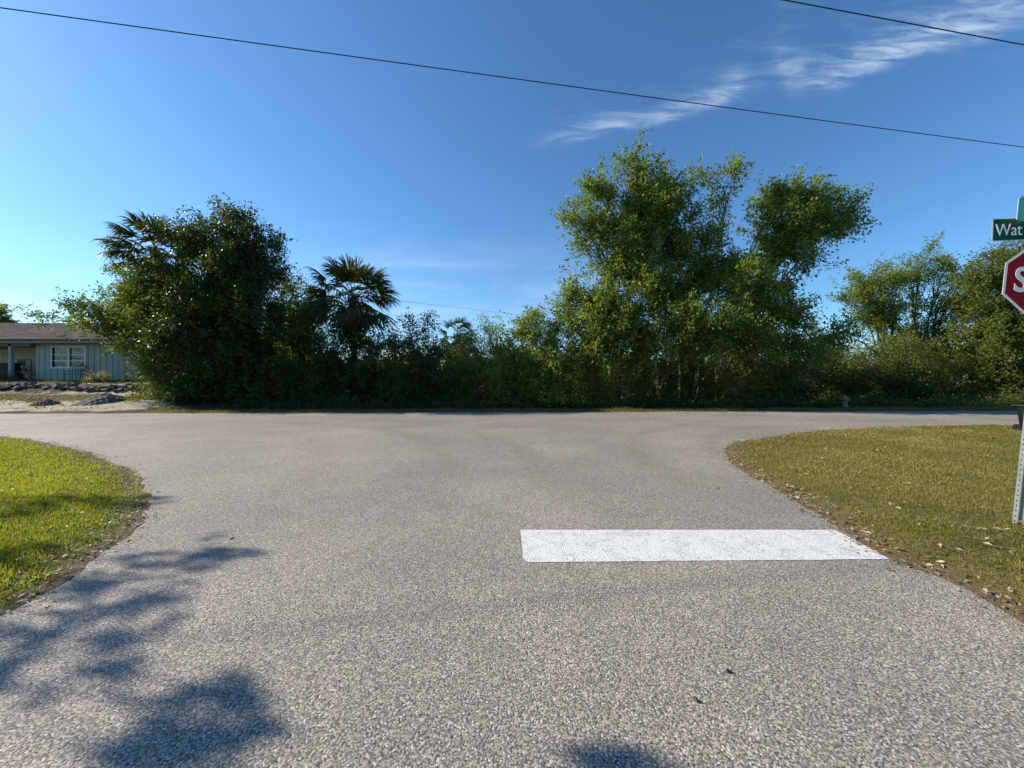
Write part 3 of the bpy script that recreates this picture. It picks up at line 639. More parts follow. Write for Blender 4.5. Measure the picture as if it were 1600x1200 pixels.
for px, lab, lf, hh in ((905, 'dark understorey shrub at the left foot of the biggest tree', 'leaf_mid', 40), (985, 'thin twiggy shrub under the left half of the biggest tree', 'leaf_olive', 36), (1065, 'dark shrub round the main stems of the biggest tree', 'leaf_dark', 42), (1145, 'pale olive shrub in shade under the right half of the biggest tree', 'leaf_olive', 42), (1225, 'dark shrub at the right foot of the biggest tree', 'leaf_dark', 42)):
    plant('shrub', lab, 'shrub', gp(px, 19.2), at(19.3, [(px, 592, 34, hh, 0), (px - 30, 608, 28, 28, -.2), (px + 30, 600, 28, 34, .1), (px + 8, 560, 24, 22, .8)]), lf, 'grey_bark', r0=.05, twigs_m3=5.5, leaves=22, L=.1, W=.045, floor_z=.02)

# right group
st_ = plant('slender_tree', 'slender tree left of the gap in the right hand woods, leaning toward the biggest tree', 'tree', gp(1385, 25), at(25, [(1350, 440, 26, 18, 0), (1378, 425, 16, 16, 0), (1325, 462, 20, 14, 0), (1362, 468, 32, 20, 0), (1395, 455, 14, 24, .2), (1380, 500, 28, 26, 0), (1350, 500, 18, 14, 0), (1395, 540, 20, 24, 0)]), 'leaf_fresh', 'grey_bark', r0=.14, twigs_m3=7.0, leaves=28, floor_z=.1, twl=.8)
o_ = np.array(st_.location); mb = MB()
for a_, b_ in (((1338, 531), (1362, 546)), ((1346, 546), (1366, 546))):
    mb.tube([P(*a_, 22.6) - o_, (P(*a_, 22.6) + P(*b_, 23.6)) / 2 + np.array((0, 0, .08)) - o_, P(*b_, 23.6) - o_, np.array((.1, .1, 2.2))], [.02, .035, .045, .05], 6)
tag(mb.build('dead_branch', M['pale_bark'], st_, smooth=True), 'pale bare dead branch')
plant('airy_tree', 'airy tree with a bare forked trunk and sky showing through behind the stop sign', 'tree', gp(1438, 25.5), at(25.5, [(1440, 412, 24, 14, 0), (1428, 440, 22, 18, 0), (1462, 425, 14, 16, 0), (1482, 415, 18, 14, 0), (1490, 440, 22, 16, 0), (1425, 475, 18, 18, 0), (1500, 455, 18, 16, 0), (1470, 505, 30, 26, -.2), (1420, 515, 22, 22, 0), (1465, 545, 30, 22, 0)]), 'leaf_fresh', 'grey_bark', r0=.16, twigs_m3=6.0, leaves=26, floor_z=.1, twl=.8)
plant('broadleaf_tree', 'large sunlit tree behind the stop sign at the right edge', 'tree', [gp(1560, 22.3), gp(1630, 23)],
      at(22.5, [(1550, 405, 28, 16, 0), (1590, 400, 24, 14, 0), (1525, 432, 26, 18, 0), (1575, 440, 42, 28, 0), (1630, 430, 45, 40, .5), (1540, 475, 44, 30, -.2), (1600, 490, 48, 36, -.2), (1535, 525, 46, 34, -.5), (1590, 550, 48, 36, -.8), (1545, 575, 40, 32, -1.0), (1600, 600, 40, 26, -1.1), (1660, 520, 50, 60, 0), (1560, 605, 30, 16, -1.2), (1670, 590, 40, 40, -.6), (1730, 500, 60, 80, .5)]), 'leaf_mid', 'grey_bark', r0=.2, twigs_m3=7.5, leaves=26, L=.12, W=.055, floor_z=.03)
plant('shrub', 'sunlit yellow green bush below the slender tree right of the sky gap', 'shrub', gp(1385, 22), at(22, [(1350, 552, 28, 16, 0), (1385, 548, 32, 20, 0), (1430, 545, 34, 26, .2), (1340, 575, 26, 20, 0), (1400, 580, 44, 28, 0), (1465, 580, 32, 34, .3), (1500, 600, 26, 26, .2)]), 'leaf_olive', 'grey_bark', r0=.07, twigs_m3=6, L=.1, W=.045, floor_z=.05)
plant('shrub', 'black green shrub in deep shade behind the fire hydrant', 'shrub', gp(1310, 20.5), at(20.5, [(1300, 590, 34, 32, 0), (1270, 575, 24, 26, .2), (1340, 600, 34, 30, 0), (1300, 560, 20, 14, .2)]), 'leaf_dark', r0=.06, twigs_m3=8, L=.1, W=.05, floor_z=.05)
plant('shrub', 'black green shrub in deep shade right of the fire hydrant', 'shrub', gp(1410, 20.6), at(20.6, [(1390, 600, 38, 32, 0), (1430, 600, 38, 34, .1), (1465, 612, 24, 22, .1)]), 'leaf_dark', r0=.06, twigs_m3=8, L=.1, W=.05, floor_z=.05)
plant('shrub', 'tuft of light green weeds at the road edge beside the black bin', 'shrub', gp(1580, 19.6), at(19.6, [(1560, 624, 18, 8, 0), (1590, 622, 22, 9, .1)]), 'leaf_olive', r0=.02, twigs_m3=14, L=.09, W=.03, floor_z=.02)
# back layer that closes the thicket, and far trees
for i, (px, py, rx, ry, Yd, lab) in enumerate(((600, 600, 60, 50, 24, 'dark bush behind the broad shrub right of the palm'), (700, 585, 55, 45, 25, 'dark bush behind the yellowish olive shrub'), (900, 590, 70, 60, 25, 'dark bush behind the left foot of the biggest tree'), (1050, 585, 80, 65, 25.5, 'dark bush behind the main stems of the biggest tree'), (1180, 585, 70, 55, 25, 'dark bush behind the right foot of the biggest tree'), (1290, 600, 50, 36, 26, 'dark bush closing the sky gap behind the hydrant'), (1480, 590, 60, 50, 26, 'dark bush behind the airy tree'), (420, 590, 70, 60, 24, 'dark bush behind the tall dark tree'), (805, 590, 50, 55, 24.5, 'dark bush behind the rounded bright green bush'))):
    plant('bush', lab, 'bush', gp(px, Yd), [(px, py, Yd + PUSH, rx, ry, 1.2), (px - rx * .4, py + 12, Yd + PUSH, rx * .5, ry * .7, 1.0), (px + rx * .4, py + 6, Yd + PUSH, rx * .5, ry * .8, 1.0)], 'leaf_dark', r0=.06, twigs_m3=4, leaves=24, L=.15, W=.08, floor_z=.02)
for px, top, Yd, lab in ((1268, 498, 55, 'far thin pine showing in the sky gap left of the slender tree'), (1288, 528, 60, 'short far pine low in the sky gap'), (1318, 535, 58, 'far pine beside the dark horizontal branch')):
    plant('pine_tree', lab, 'pine', gp(px, Yd), [(px, top + 10, Yd, 9, 8), (px + 5, top + 24, Yd, 12, 7), (px - 6, top + 36, Yd, 11, 6)], 'leaf_mid', r0=.16, twigs_m3=1.6, leaves=40, L=.3, W=.05, twl=.9)
plant('oak_tree', 'far tree crown above the left end of the brown roof', 'tree', gp(-8, 45), [(-2, 495, 45, 22, 9), (-25, 490, 45, 25, 14), (-10, 505, 45, 22, 8)], 'leaf_mid', 'grey_bark', r0=.2, twigs_m3=2.5, L=.2, W=.1)
def woods():
    bl = [(px + random.uniform(-20, 20), 582 + random.uniform(-6, 8), 85 + random.uniform(-8, 12), random.uniform(26, 40), random.uniform(14, 26), 4.0) for px in range(-500, 2200, 34)]
    V, T, tw, c = foliage(bl, twigs_m3=.12, leaves=34, L=.7, W=.45, spread=.5, twl=1.5, floor_z=.0)
    o = np_mesh('distant_woods', V, 4, M['leaf_mid'], attrs={'tint': ('FACE', T)}); tag(o, 'low line of distant woods on the horizon behind the thicket', 'woods', kind='stuff')
woods()
def undergrowth():
    n = 42000; x = RNG.uniform(-13.5, 30, n); y = 18.3 + np.abs(RNG.normal(0, 1.6, n)) + .25 * np.sin(x * 1.1) + .03 * x
    h = np.abs(RNG.normal(0, .2, n)) * (0.6 + .6 * (vnoise(np.stack((x, y), -1), 1.2, 77) > 0))
    b = np.column_stack((x, y, height(x, y) + h)); a = unit(RNG.normal(0, .8, (n, 3)) + np.array((0, 0, .4))); s_ = unit(np.cross(unit(RNG.normal(0, .7, (n, 3)) + np.array((0, -.2, .5))), a))
    V = quads(b, a, s_, RNG.uniform(.06, .16, n), RNG.uniform(.03, .06, n))
    o = np_mesh('undergrowth', V, 4, M['leaf_dark'], attrs={'tint': ('FACE', np.clip(RNG.normal(.4, .3, n), 0, 1))}); tag(o, 'low leafy ground cover under the trees beyond the far verge', 'ground cover', kind='stuff')
undergrowth()

# oak outside the frame on the left whose boughs shade the road and the lawn
def shade_oak():
    S = np.array(SUNV); V_ = []
    spots = [  # px, py of the shadow, height of the bough, radius (m)
        (300, 870, 4.6, .30), (240, 885, 4.4, .26), (350, 860, 4.8, .20), (175, 915, 4.6, .24), (190, 950, 4.4, .28), (265, 935, 4.7, .22), (120, 920, 4.2, .22), (205, 1000, 4.5, .17), (205, 1035, 4.6, .11),
        (30, 985, 4.2, .26), (15, 1060, 4.0, .14), (340, 1100, 4.4, .13), (270, 1130, 4.3, .15), (300, 1160, 4.6, .14), (220, 1175, 4.3, .13), (370, 1080, 4.7, .09), (180, 1195, 4.3, .12), (400, 1140, 4.4, .10), (955, 1185, 4.4, .085), (975, 1200, 4.5, .08),
        (60, 800, 5.0, .35), (140, 792, 5.2, .32), (200, 788, 5.0, .28), (255, 780, 5.2, .14), (15, 815, 4.8, .35), (60, 875, 4.7, .24), (10, 890, 4.6, .22), (-120, 830, 5, .5), (-200, 900, 4.8, .5), (-150, 1000, 4.6, .4), (-60, 930, 4.4, .3), (-250, 800, 5.5, .6)]
    base = np.array((-16.5, 5.6, 0.03)); bl = []
    for px, py, h, r in spots:
        r = r * (.5 if py < 1060 else .5)
        gx_, gy_ = G(px, py); c = np.array((gx_, gy_, 0)) + S * (h / S[2]); bl.append((c, r))
    root = empty('oak_tree', tuple(base)); mb = MB(); Vs = []; Ts = []
    fork = base + np.array((.1, -.1, 2.6)); limb(mb, base - np.array((0, 0, .1)), fork, .26, .2, 10, .03, 6)
    for c, r in bl:
        via = np.array((-3.2, .55, 0)) + S * (4.3 / S[2]) if c[0] - S[0] / S[2] * c[2] > -1 else None
        if via is not None: limb(mb, fork, via, .04, .02, 6, .03, 5); limb(mb, via, c, .02, .006, 6, .03, 5)
        else: limb(mb, fork + RNG.normal(0, .1, 3), c, .02, .006, 6, .05, 6)
        NS = 9; n = int(48 + 2400 * r * r); k_ = RNG.integers(0, NS, n); sub = RNG.normal(0, .85, (NS, 3)) * r; dirs = unit(RNG.normal(0, .8, (NS, 3)) + np.array((.8, .5, .1))); d = sub[k_] + dirs[k_] * RNG.uniform(-1, 1, (n, 1)) * r * .75 + RNG.normal(0, .075, (n, 3)) * r; b = c + d
        for q_ in range(NS): mb.tube([c + sub[q_] - dirs[q_] * r * .7, c + sub[q_] + dirs[q_] * r * .7], [.006, .003], 4, cap=False)
        a = unit(RNG.normal(0, 1, (n, 3))); nr = unit(RNG.normal(0, .6, (n, 3)) + S * .8); s = unit(np.cross(nr, a))
        Vs.append(quads(b, a, s, RNG.uniform(.06, .11, n), RNG.uniform(.03, .05, n))); Ts.append(np.clip(RNG.normal(.5, .25, n), 0, 1))
        for _ in range(5): mb.tube([c, c + RNG.normal(0, .5, 3) * r], [.008, .003], 4, cap=False)
    top = [(base + np.array((x, y, z)), rr) for x, y, z, rr in ((-3.5, .8, 5.2, 1.2), (-4.5, 0, 4.6, 1.3), (-3, 2.5, 5, 1.2))]
    for c, r in top:
        limb(mb, fork, c, .12, .03, 8, .08, 6); n = 1600; b = c + RNG.normal(0, .5, (n, 3)) * r
        a = unit(RNG.normal(0, 1, (n, 3))); s = unit(np.cross(unit(RNG.normal(0, 1, (n, 3))), a)); Vs.append(quads(b, a, s, RNG.uniform(.06, .11, n), RNG.uniform(.03, .05, n))); Ts.append(np.clip(RNG.normal(.5, .25, n), 0, 1))
    mb.v = [tuple(np.array(q) - base) for q in mb.v]; mb.build('trunk', M['grey_bark'], root, smooth=True)
    np_mesh('crown', np.concatenate(Vs) - base, 4, M['leaf_mid'], root, attrs={'tint': ('FACE', np.concatenate(Ts))})
    tag(root, 'oak on the left lawn whose boughs shade the road', 'tree')
shade_oak()

# ------------------------------------------------------------------ cabbage palms
def palm(name, label, px, cy, Y, rad_px, nf, dead=6, seed=1, low=-0.75, vines=True):
    rs = np.random.default_rng(seed); c = P(px, cy, Y + PUSH); b = np.array(gp(px, Y)); root = empty(name, tuple(b)); Rr = rad_px * (Y + PUSH) / F
    mb = MB(); H_ = c[2] - b[2]
    mb.tube([(0, 0, -.05), (.06, 0, H_ * .35), (.02, .03, H_ * .7), tuple(c - b - np.array((0, 0, .12)))], [.2, .17, .16, .19], 12)
    for i in range(70):                       # old leaf bases criss-crossing the trunk
        z = rs.uniform(H_ * .45, H_ - .1); t = rs.uniform(0, 6.28); r_ = .18
        mb.tube([(r_ * math.cos(t), r_ * math.sin(t), z), ((r_ + .12) * math.cos(t + .3), (r_ + .12) * math.sin(t + .3), z + .25)], [.035, .02], 4)
    mb.build('trunk', M['grey_bark'], root)
    def fronds(n, zlo, zhi, droop, sc, stiff):
        V = []; T = []
        for i in range(n):
            az = i * 2.399 + rs.uniform(-.3, .3); el = math.asin(max(-1, min(1, math.sin(zlo) + (math.sin(zhi) - math.sin(zlo)) * ((i + .5) / n)))) + rs.uniform(-.12, .12)
            d = np.array((math.cos(az) * math.cos(el), math.sin(az) * math.cos(el), math.sin(el)))
            pl = Rr * .58 * sc * rs.uniform(.85, 1.15); tip = (c - b) + d * pl + np.array((0, 0, -.14 * pl * droop))
            s = unit(np.cross(d, np.array((0, 0, 1.0)))); nn = np.cross(s, d)
            w_ = .018; V.append(np.array(((c - b) + s * w_, (c - b) - s * w_, tip - s * w_ * .6, tip + s * w_ * .6))); T.append(.9)
            tw_ = rs.uniform(-.5, .5); s2 = s * math.cos(tw_) + nn * math.sin(tw_); n2 = np.cross(s2, d)
            m_ = 30; fl = Rr * .54 * sc * rs.uniform(.85, 1.1)
            for j in range(m_):
                q = (j / (m_ - 1) - .5) * 2; an = q * R(88); ax = d * math.cos(an) + s2 * math.sin(an)
                ax = unit(ax - n2 * .28 * abs(q) + rs.normal(0, .045, 3)); L = fl * (1 - .34 * abs(q)) * rs.uniform(.85, 1.06)
                sd = unit(np.cross(ax, n2 + rs.normal(0, .3, 3))); ww = fl * .028
                p0 = tip + d * .02; p1 = p0 + ax * L * .5; p2 = p0 + ax * L * .8 + np.array((0, 0, -.10 * L * stiff)); p3 = p0 + ax * L * .97 + np.array((0, 0, -.26 * L * stiff))
                V += [np.array((p0 - sd * ww * .5, p0 + sd * ww * .5, p1 + sd * ww, p1 - sd * ww)), np.array((p1 - sd * ww, p1 + sd * ww, p2 + sd * ww * .6, p2 - sd * ww * .6)), np.array((p2 - sd * ww * .6, p2 + sd * ww * .6, p3 + sd * ww * .1, p3 - sd * ww * .1))]
                tt = np.clip(.45 + .2 * rs.normal(), 0, 1); T += [tt] * 3
        return np.concatenate(V), np.array(T)
    V, T = fronds(nf, 1.45, low, 1.0, 1.0, 1.0); np_mesh('crown', V, 4, M['frond'], root, attrs={'tint': ('FACE', T)})
    if dead:
        V, T = fronds(dead, -.7, -1.25, .6, .8, .5); np_mesh('dead_fronds', V, 4, M['dead_frond'], root, attrs={'tint': ('FACE', T)})
    tag(root, label, 'palm'); return root
palm('cabbage_palm', 'cabbage palm with its whole fan crown clear against the sky in the middle left', 552, 462, 20.2, 72, 50, 9, 4, -.7)
palm('cabbage_palm', 'cabbage palm half buried in the leaves of the sprawling tree at left', 242, 387, 20.4, 60, 56, 9, 8, -.7)
palm('cabbage_palm', 'small far palm just left of the bright green bush', 715, 520, 26, 34, 22, 5, 12, -.6)

# ------------------------------------------------------------------ house
HZ = 1.25
def house():
    x0, x1, yw, ze = -31.0, -20.5, 25.0, 3.68
    root = empty('house', (x0, yw, HZ)); o_ = np.array((x0, yw, HZ))
    def part(name, mb, m_, par=root, off=True, **k):
        mb.v = [tuple(np.array(q) - o_) for q in mb.v] if off else mb.v
        return mb.build(name, m_, par, **k)
    wx0, wx1, wz0, wz1 = -29.92, -27.80, 2.17, 3.46
    mb = MB()                                   # wall round the window opening, with battens
    mb.box((x0, yw, HZ - .3), (wx0, yw + .15, ze)).box((wx1, yw, HZ - .3), (x1, yw + .15, ze)).box((wx0, yw, HZ - .3), (wx1, yw + .15, wz0)).box((wx0, yw, wz1), (wx1, yw + .15, ze))
    mb.box((x0, yw + .15, HZ - .3), (x0 + .15, yw + 8, ze)).box((x1 - .15, yw + .15, HZ - .3), (x1, yw + 8, ze))
    x = x0 + .1
    part('wall', mb, M['teal'])
    mb = MB(); x = x0 + .2
    while x < x1:
        if not (wx0 - .12 < x < wx1 + .12): mb.box((x - .018, yw - .012, HZ - .05), (x + .018, yw - .002, ze - .02))
        else: mb.box((x - .018, yw - .012, HZ - .05), (x + .018, yw - .002, wz0 - .09))
        x += .4
    part('batten', mb, M['teal_dark'])
    mb = MB(); mb.box((-46, yw - .62, ze + .02), (x1 + .5, yw + 8.5, ze + .1)); part('soffit', mb, M['soffit'])
    mb = MB(); mb.box((-46, yw - .68, ze + .0), (x1 + .55, yw - .62, ze + .2)); part('fascia', mb, M['fascia'])
    mb = MB(); mb.prism([(0, 0), (1, 0), (1, 1), (0, 1)], 0, 1); mb.v = []; mb.f = []
    ya, yb, za, zb = yw - .75, yw + 3.9, ze + .19, 5.55
    mb.v = [(-46, ya, za), (x1 + .6, ya, za), (x1 + .6, yb, zb), (-46, yb, zb), (-46, ya, za + .06), (x1 + .6, ya, za + .06), (x1 + .6, yb, zb + .06), (-46, yb, zb + .06), (-46, yb * 2 - ya, za), (x1 + .6, yb * 2 - ya, za)]
    mb.f = [(4, 5, 6, 7), (0, 4, 7, 3), (1, 2, 6, 5), (0, 1, 5, 4), (7, 6, 9, 8), (0, 3, 2, 1)]
    rf = part('roof', mb, M['shingle'])
    # window
    mb = MB(); t = .07
    mb.box((wx0 - t, yw - .035, wz0 - t), (wx0, yw + .06, wz1 + t)).box((wx1, yw - .035, wz0 - t), (wx1 + t, yw + .06, wz1 + t)).box((wx0, yw - .034, wz1), (wx1, yw + .06, wz1 + t)).box((wx0, yw - .034, wz0 - t), (wx1, yw + .06, wz0))
    xm = (wx0 + wx1) / 2; mb.box((xm - .05, yw - .03, wz0), (xm + .05, yw + .06, wz1))
    fr = part('window', mb, M['white'])
    for a, b in ((wx0, xm - .05), (xm + .05, wx1)):
        mb = MB().box((a, yw + .05, wz0), (b, yw + .058, wz1)); part('pane', mb, M['glass'], fr)
        mb = MB()
        for q in (.33, .64): zz = wz0 + (wz1 - wz0) * q; mb.box((a, yw + .02, zz - .02), (b, yw + .048, zz + .02))
        part('sash_rail', mb, M['white'], fr)
    # carport: post, beam, back wall with a gap
    mb = MB().box((-32.42, yw - .3, HZ - .2), (-32.24, yw - .12, ze)); part('carport_post', mb, M['teal'])
    mb = MB().box((-46, yw - .3, ze - .16), (-31.0, yw - .12, ze + .015)); part('carport_beam', mb, M['soffit'])
    mb = MB(); mb.box((-46, yw + 5, HZ - .2), (-34.2, yw + 5.15, ze))
    xx = -45
    while xx < -34.4: mb.box((xx, yw + 4.985, HZ), (xx + .02, yw + 4.998, ze - .05)); xx += .35
    part('carport_wall', mb, M['cream'])
    mb = MB().box((-36.6, yw + 3, HZ - .2), (-33.9, yw + 3.1, ze)); part('utility_wall', mb, M['cream'])
    mb = MB().box((-46, yw - .4, HZ - .3), (-31.0, yw + 6, HZ + .06)); part('carport_slab', mb, M['concrete'])
    mb = MB().box((-31.9, yw - .18, 2.05), (-31.6, yw - .02, 2.12))
    tag(root, 'low teal house with white window and brown shingle roof', 'house')
    return root
house()
def far_house():
    root = empty('house', (-44, 42, HZ)); mb = MB()
    mb.box((-8, 0, -.3), (6, 8, 2.3)); mb.build('wall', M['white'], root)
    mb = MB(); mb.v = [(-8.5, -.6, 2.2), (6.5, -.6, 2.2), (6.5, 4, 3.9), (-8.5, 4, 3.9), (-8.5, 8.6, 2.2), (6.5, 8.6, 2.2)]; mb.f = [(0, 1, 2, 3), (3, 2, 5, 4), (0, 4, 5, 1), (1, 5, 2), (0, 3, 4)]
    mb.build('roof', M['concrete'], root)
    mb = MB().box((2.0, -.03, 0), (3.0, -.005, 2.0)); mb.build('door', M['teal_dark'], root)
    tag(root, 'pale neighbouring house glimpsed through the carport', 'house')
far_house()

def bench():
    c = P(120, 592, 24.5); z = HZ + .02; root = empty('garden_bench', (c[0], 24.45, z)); 
    mb = MB()
    for i in range(5): mb.box((-.55, -.2 + i * .085, .42), (.55, -.14 + i * .085, .45))
    mb.build('seat', M['black_metal'], root)
    mb = MB(); pts = [(-.52, .24, .45)] + [(-.52 * math.cos(t), .26, .72 + .36 * math.sin(t)) for t in np.linspace(0, math.pi, 13)] + [(.52, .24, .45)]
    mb.tube(pts, .02, 6)
    for i in range(-4, 5):
        x = i * .1; mb.tube([(x, .25, .45), (x * .75, .26, .72 + .36 * math.sqrt(max(0, 1 - (x * .75 / .52) ** 2)))], .009, 5)
    mb.tube([(-.5, .25, .72), (.5, .25, .72)], .012, 5); mb.build('backrest', M['black_metal'], root)
    for sx in (-.5, .5):
        for sy in (-.18, .22): MB().tube([(sx, sy, 0), (sx * .98, sy, .43)], .02, 6).build('leg', M['black_metal'], root)
        MB().tube([(sx, -.18, .43), (sx, -.2, .62), (sx, .0, .66), (sx, .24, .64)], .016, 6).build('armrest', M['black_metal'], root)
    tag(root, 'black metal garden bench with arched back under the white window', 'bench')
bench()
def carport_stuff():
    # chair
    c = P(50, 590, 25.6); root = empty('lawn_chair', (c[0], 25.6, HZ + .06), R(-35))
    MB().box((-.25, -.25, .4), (.25, .25, .43)).build('seat', M['black_metal'], root)
    MB().box((-.25, .24, .43), (.25, .27, 1.0), Matrix.Rotation(R(-14), 3, 'X'), (0, .25, .43)).build('backrest', M['black_metal'], root)
    for sx in (-.24, .24):
        for sy in (-.22, .24): MB().tube([(sx, sy, 0), (sx * .95, sy * .9, .41)], .016, 6).build('leg', M['white'], root)
    tag(root, 'dark lawn chair with pale legs at the edge of the carport', 'chair')
    c = P(33, 590, 27); root = empty('shelf_rack', (c[0], 27, HZ + .06))
    for sx in (-.45, .45):
        for sy in (-.2, .2): MB().box((sx - .025, sy - .025, 0), (sx + .025, sy + .025, 1.5)).build('upright', M['wood'], root)
    for z in (.15, .6, 1.05, 1.46): MB().box((-.42, -.19, z), (.42, .19, z + .03)).build('shelf', M['wood'], root)
    tag(root, 'wooden storage rack standing in the carport beside the post', 'rack')
    for dx, z, s in ((-.2, .63, .26), (.18, .63, .22), (.0, 1.08, .3), (-.15, .18, .32)):
        MB().box((-s / 2, -.14, 0), (s / 2, .14, s)).build('cardboard_box', M['black_plastic'] if dx < -.1 else M['wood'], None, bevel=.01).location = (c[0] + dx, 27, HZ + .06 + z)
    for o, l in zip([o for o in bpy.data.objects if o.name.startswith('cardboard_box')], ('dark box on the left of the middle rack shelf', 'brown box on the right of the middle rack shelf', 'brown box on the upper rack shelf', 'dark box on the lowest rack shelf')):
        o.name = 'storage_box'; tag(o, l, 'box')
    # dark cabinet with doors at the far left
    c = P(4, 590, 26.5); root = empty('cabinet', (c[0] + .1, 26.5, HZ + .06))
    MB().box((-1.0, -.3, .08), (.75, .3, 1.15)).build('body', M['black_plastic'], root, bevel=.02)
    MB().box((-1.03, -.33, 1.151), (.78, .33, 1.2)).build('top', M['black_plastic'], root, bevel=.01)
    for x in (-.98, -.1): MB().box((x, -.325, .12), (x + .82, -.302, 1.1)).build('door', M['black_plastic'], root, bevel=.006)
    tag(root, 'low black cabinet against the carport back at the far left', 'cabinet')
    # tarp covered heap
    mb = MB(); c = P(27, 594, 24.4); n0 = 0; K = 22; rings = 7
    for i in range(rings):
        t = i / (rings - 1)
        for j in range(K):
            a = 2 * math.pi * j / K; rr = (1 - t ** 2.2) * (1 + .1 * math.sin(3 * a + i) + .05 * math.sin(7 * a))
            mb.v.append((.62 * rr * math.cos(a), .35 * rr * math.sin(a), .42 * t * (1 + .08 * math.sin(4 * a))))
    for i in range(rings - 1):
        for j in range(K): q = i * K + j; r = i * K + (j + 1) % K; mb.f.append((q, r, r + K, q + K))
    o = mb.build('tarp_heap', M['black_plastic'], smooth=True); o.location = (c[0], 24.4, HZ); tag(o, 'low black tarp covered heap at the foot of the carport post', 'tarp')
carport_stuff()

# rocks along the raised bed, loose piles
def rock_mesh(seed):
    rs = random.Random(seed); bm = bmesh.new(); bmesh.ops.create_icosphere(bm, subdivisions=3, radius=1)
    pl = [(Vector((rs.gauss(0, 1), rs.gauss(0, 1), rs.gauss(0, 1))).normalized(), rs.uniform(.35, .75)) for _ in range(11)]
    for v_ in bm.verts:
        for nrm, d in pl:
            e = v_.co.dot(nrm) - d
            if e > 0: v_.co -= nrm * e
        v_.co *= 1 + rs.gauss(0, .02)
    me = bpy.data.meshes.new('rock'); bm.to_mesh(me); bm.free(); me.materials.append(M['rock']); return me
RM = [rock_mesh(i) for i in range(7)]
for i in range(74):
    px = -20 + 250 * (i % 37 + random.uniform(-.4, .4)) / 37; lay = i // 37
    Yr = 21.15 + random.uniform(-.18, .18) + lay * .22 + .25 * math.sin(px * .03)
    x = (px - 800) / F * Yr
    o = bpy.data.objects.new('rock', RM[i % 7]); COL.objects.link(o)
    s = random.uniform(.12, .25); o.scale = (s * random.uniform(1, 1.7), s * random.uniform(.8, 1.2), s * random.uniform(.4, .75))
    o.rotation_euler = (random.uniform(-.3, .3), random.uniform(-.3, .3), random.uniform(0, 6.3))
    o.location = (x, Yr, float(height(x, Yr)) + s * (.3 + .25 * lay))
    tag(o, 'grey rock in the low rock edging before the teal house', 'rock', 'rocks edging the raised yard')
def yard_bits():
    n = 7000; x = RNG.uniform(-36, -15.5, n); y = RNG.uniform(16.9, 22.8, n); p = np.stack((x, y), -1); k_ = RNG.uniform(0, 1, n) < np.clip(.35 + .6 * vnoise(p, 1.9, 55), .03, 1); x = x[k_]; y = y[k_]; n = len(x)
    az = RNG.uniform(0, 6.28, n); a = unit(np.column_stack((np.cos(az), np.sin(az), RNG.normal(0.1, .35, n)))); nr = unit(np.column_stack((RNG.normal(0, .6, n), RNG.normal(0, .6, n), np.ones(n)))); s_ = unit(np.cross(nr, a))
    L = RNG.uniform(.03, .16, n); W = L * RNG.uniform(.1, .7, n)
    V = quads(np.column_stack((x, y, height(x, y) + .015)), a, s_, L, W, nr)
    o = np_mesh('leaf_litter', V, 4, M['litter'], attrs={'tint': ('FACE', np.clip(RNG.beta(.8, 2.0, n) - .15, 0, 1))}); tag(o, 'twigs and dry leaves scattered over the sandy yard', 'leaf litter', kind='stuff')
yard_bits()
def pile(name, label, px, py, Y, rx, ry, h, matl, seed):
    rs = np.random.default_rng(seed); N = 40; mb = MB(); x_ = (px - 800) / F * Y
    for j in range(N + 1):
        for i in range(N + 1):
            a = (i / N - .5) * 2; b = (j / N - .5) * 2; d = math.hypot(a * (1 + .25 * (a > 0)), b); z = h * max(0, 1 - d) ** .8 * (1 + .12 * math.sin(9 * a + seed) * math.sin(7 * b)) + rs.normal(0, .018) * (d < 1.05) + .03 * math.sin(23 * a + 3 * b) * math.sin(19 * b) * (d < 1)
            wx, wy = x_ + a * rx, Y + b * ry; mb.v.append((a * rx, b * ry, float(height(wx, wy)) - float(height(x_, Y)) + z - .015))
    for j in range(N):
        for i in range(N): q = j * (N + 1) + i; mb.f.append((q, q + 1, q + N + 2, q + N + 1))
    o = mb.build(name, matl, smooth=True); o.location = (x_, Y, float(height(x_, Y))); tag(o, label, 'sand pile')
pile('sand_pile', 'large dark grey mound of sand left of the sprawling tree', 160, 634, 18.7, 1.15, .8, .42, M['grey_sand'], 1)
pile('sand_pile', 'small grey sand mound near the road at far left', 72, 637, 18.2, .55, .5, .24, M['grey_sand'], 2)
pile('sand_pile', 'long low heap of dark soil on the yard grass at left', 55, 630, 19.2, 1.0, .35, .14, M['bark'], 3)
plant('yard_shrub', 'small pruned shrub with one thick stem behind the rock edging', 'shrub', gp(154, 21.9), at(21.9, [(154, 590, 12, 6, 0), (143, 592, 7, 4, 0), (166, 591, 6, 4, 0)]), 'leaf_olive', r0=.08, twigs_m3=26, leaves=18, L=.08, W=.03, twl=.3)
plant('yard_shrub', 'dry reddish weeds growing by the wall corner under the white window', 'shrub', gp(52, 23.9), at(23.9, [(45, 590, 9, 5, 0), (60, 591, 10, 4, 0), (76, 593, 12, 3, 0)]), 'leaf_dry', r0=.02, twigs_m3=18, leaves=12, L=.09, W=.018, twl=.45)
plant('yard_shrub', 'grey green bush at the far left before the carport', 'shrub', gp(4, 23), at(23, [(2, 590, 12, 8, 0), (-12, 586, 14, 10, 0), (14, 594, 8, 4, 0)]), 'leaf_olive', r0=.04, twigs_m3=14, leaves=18, L=.09, W=.035, twl=.4)

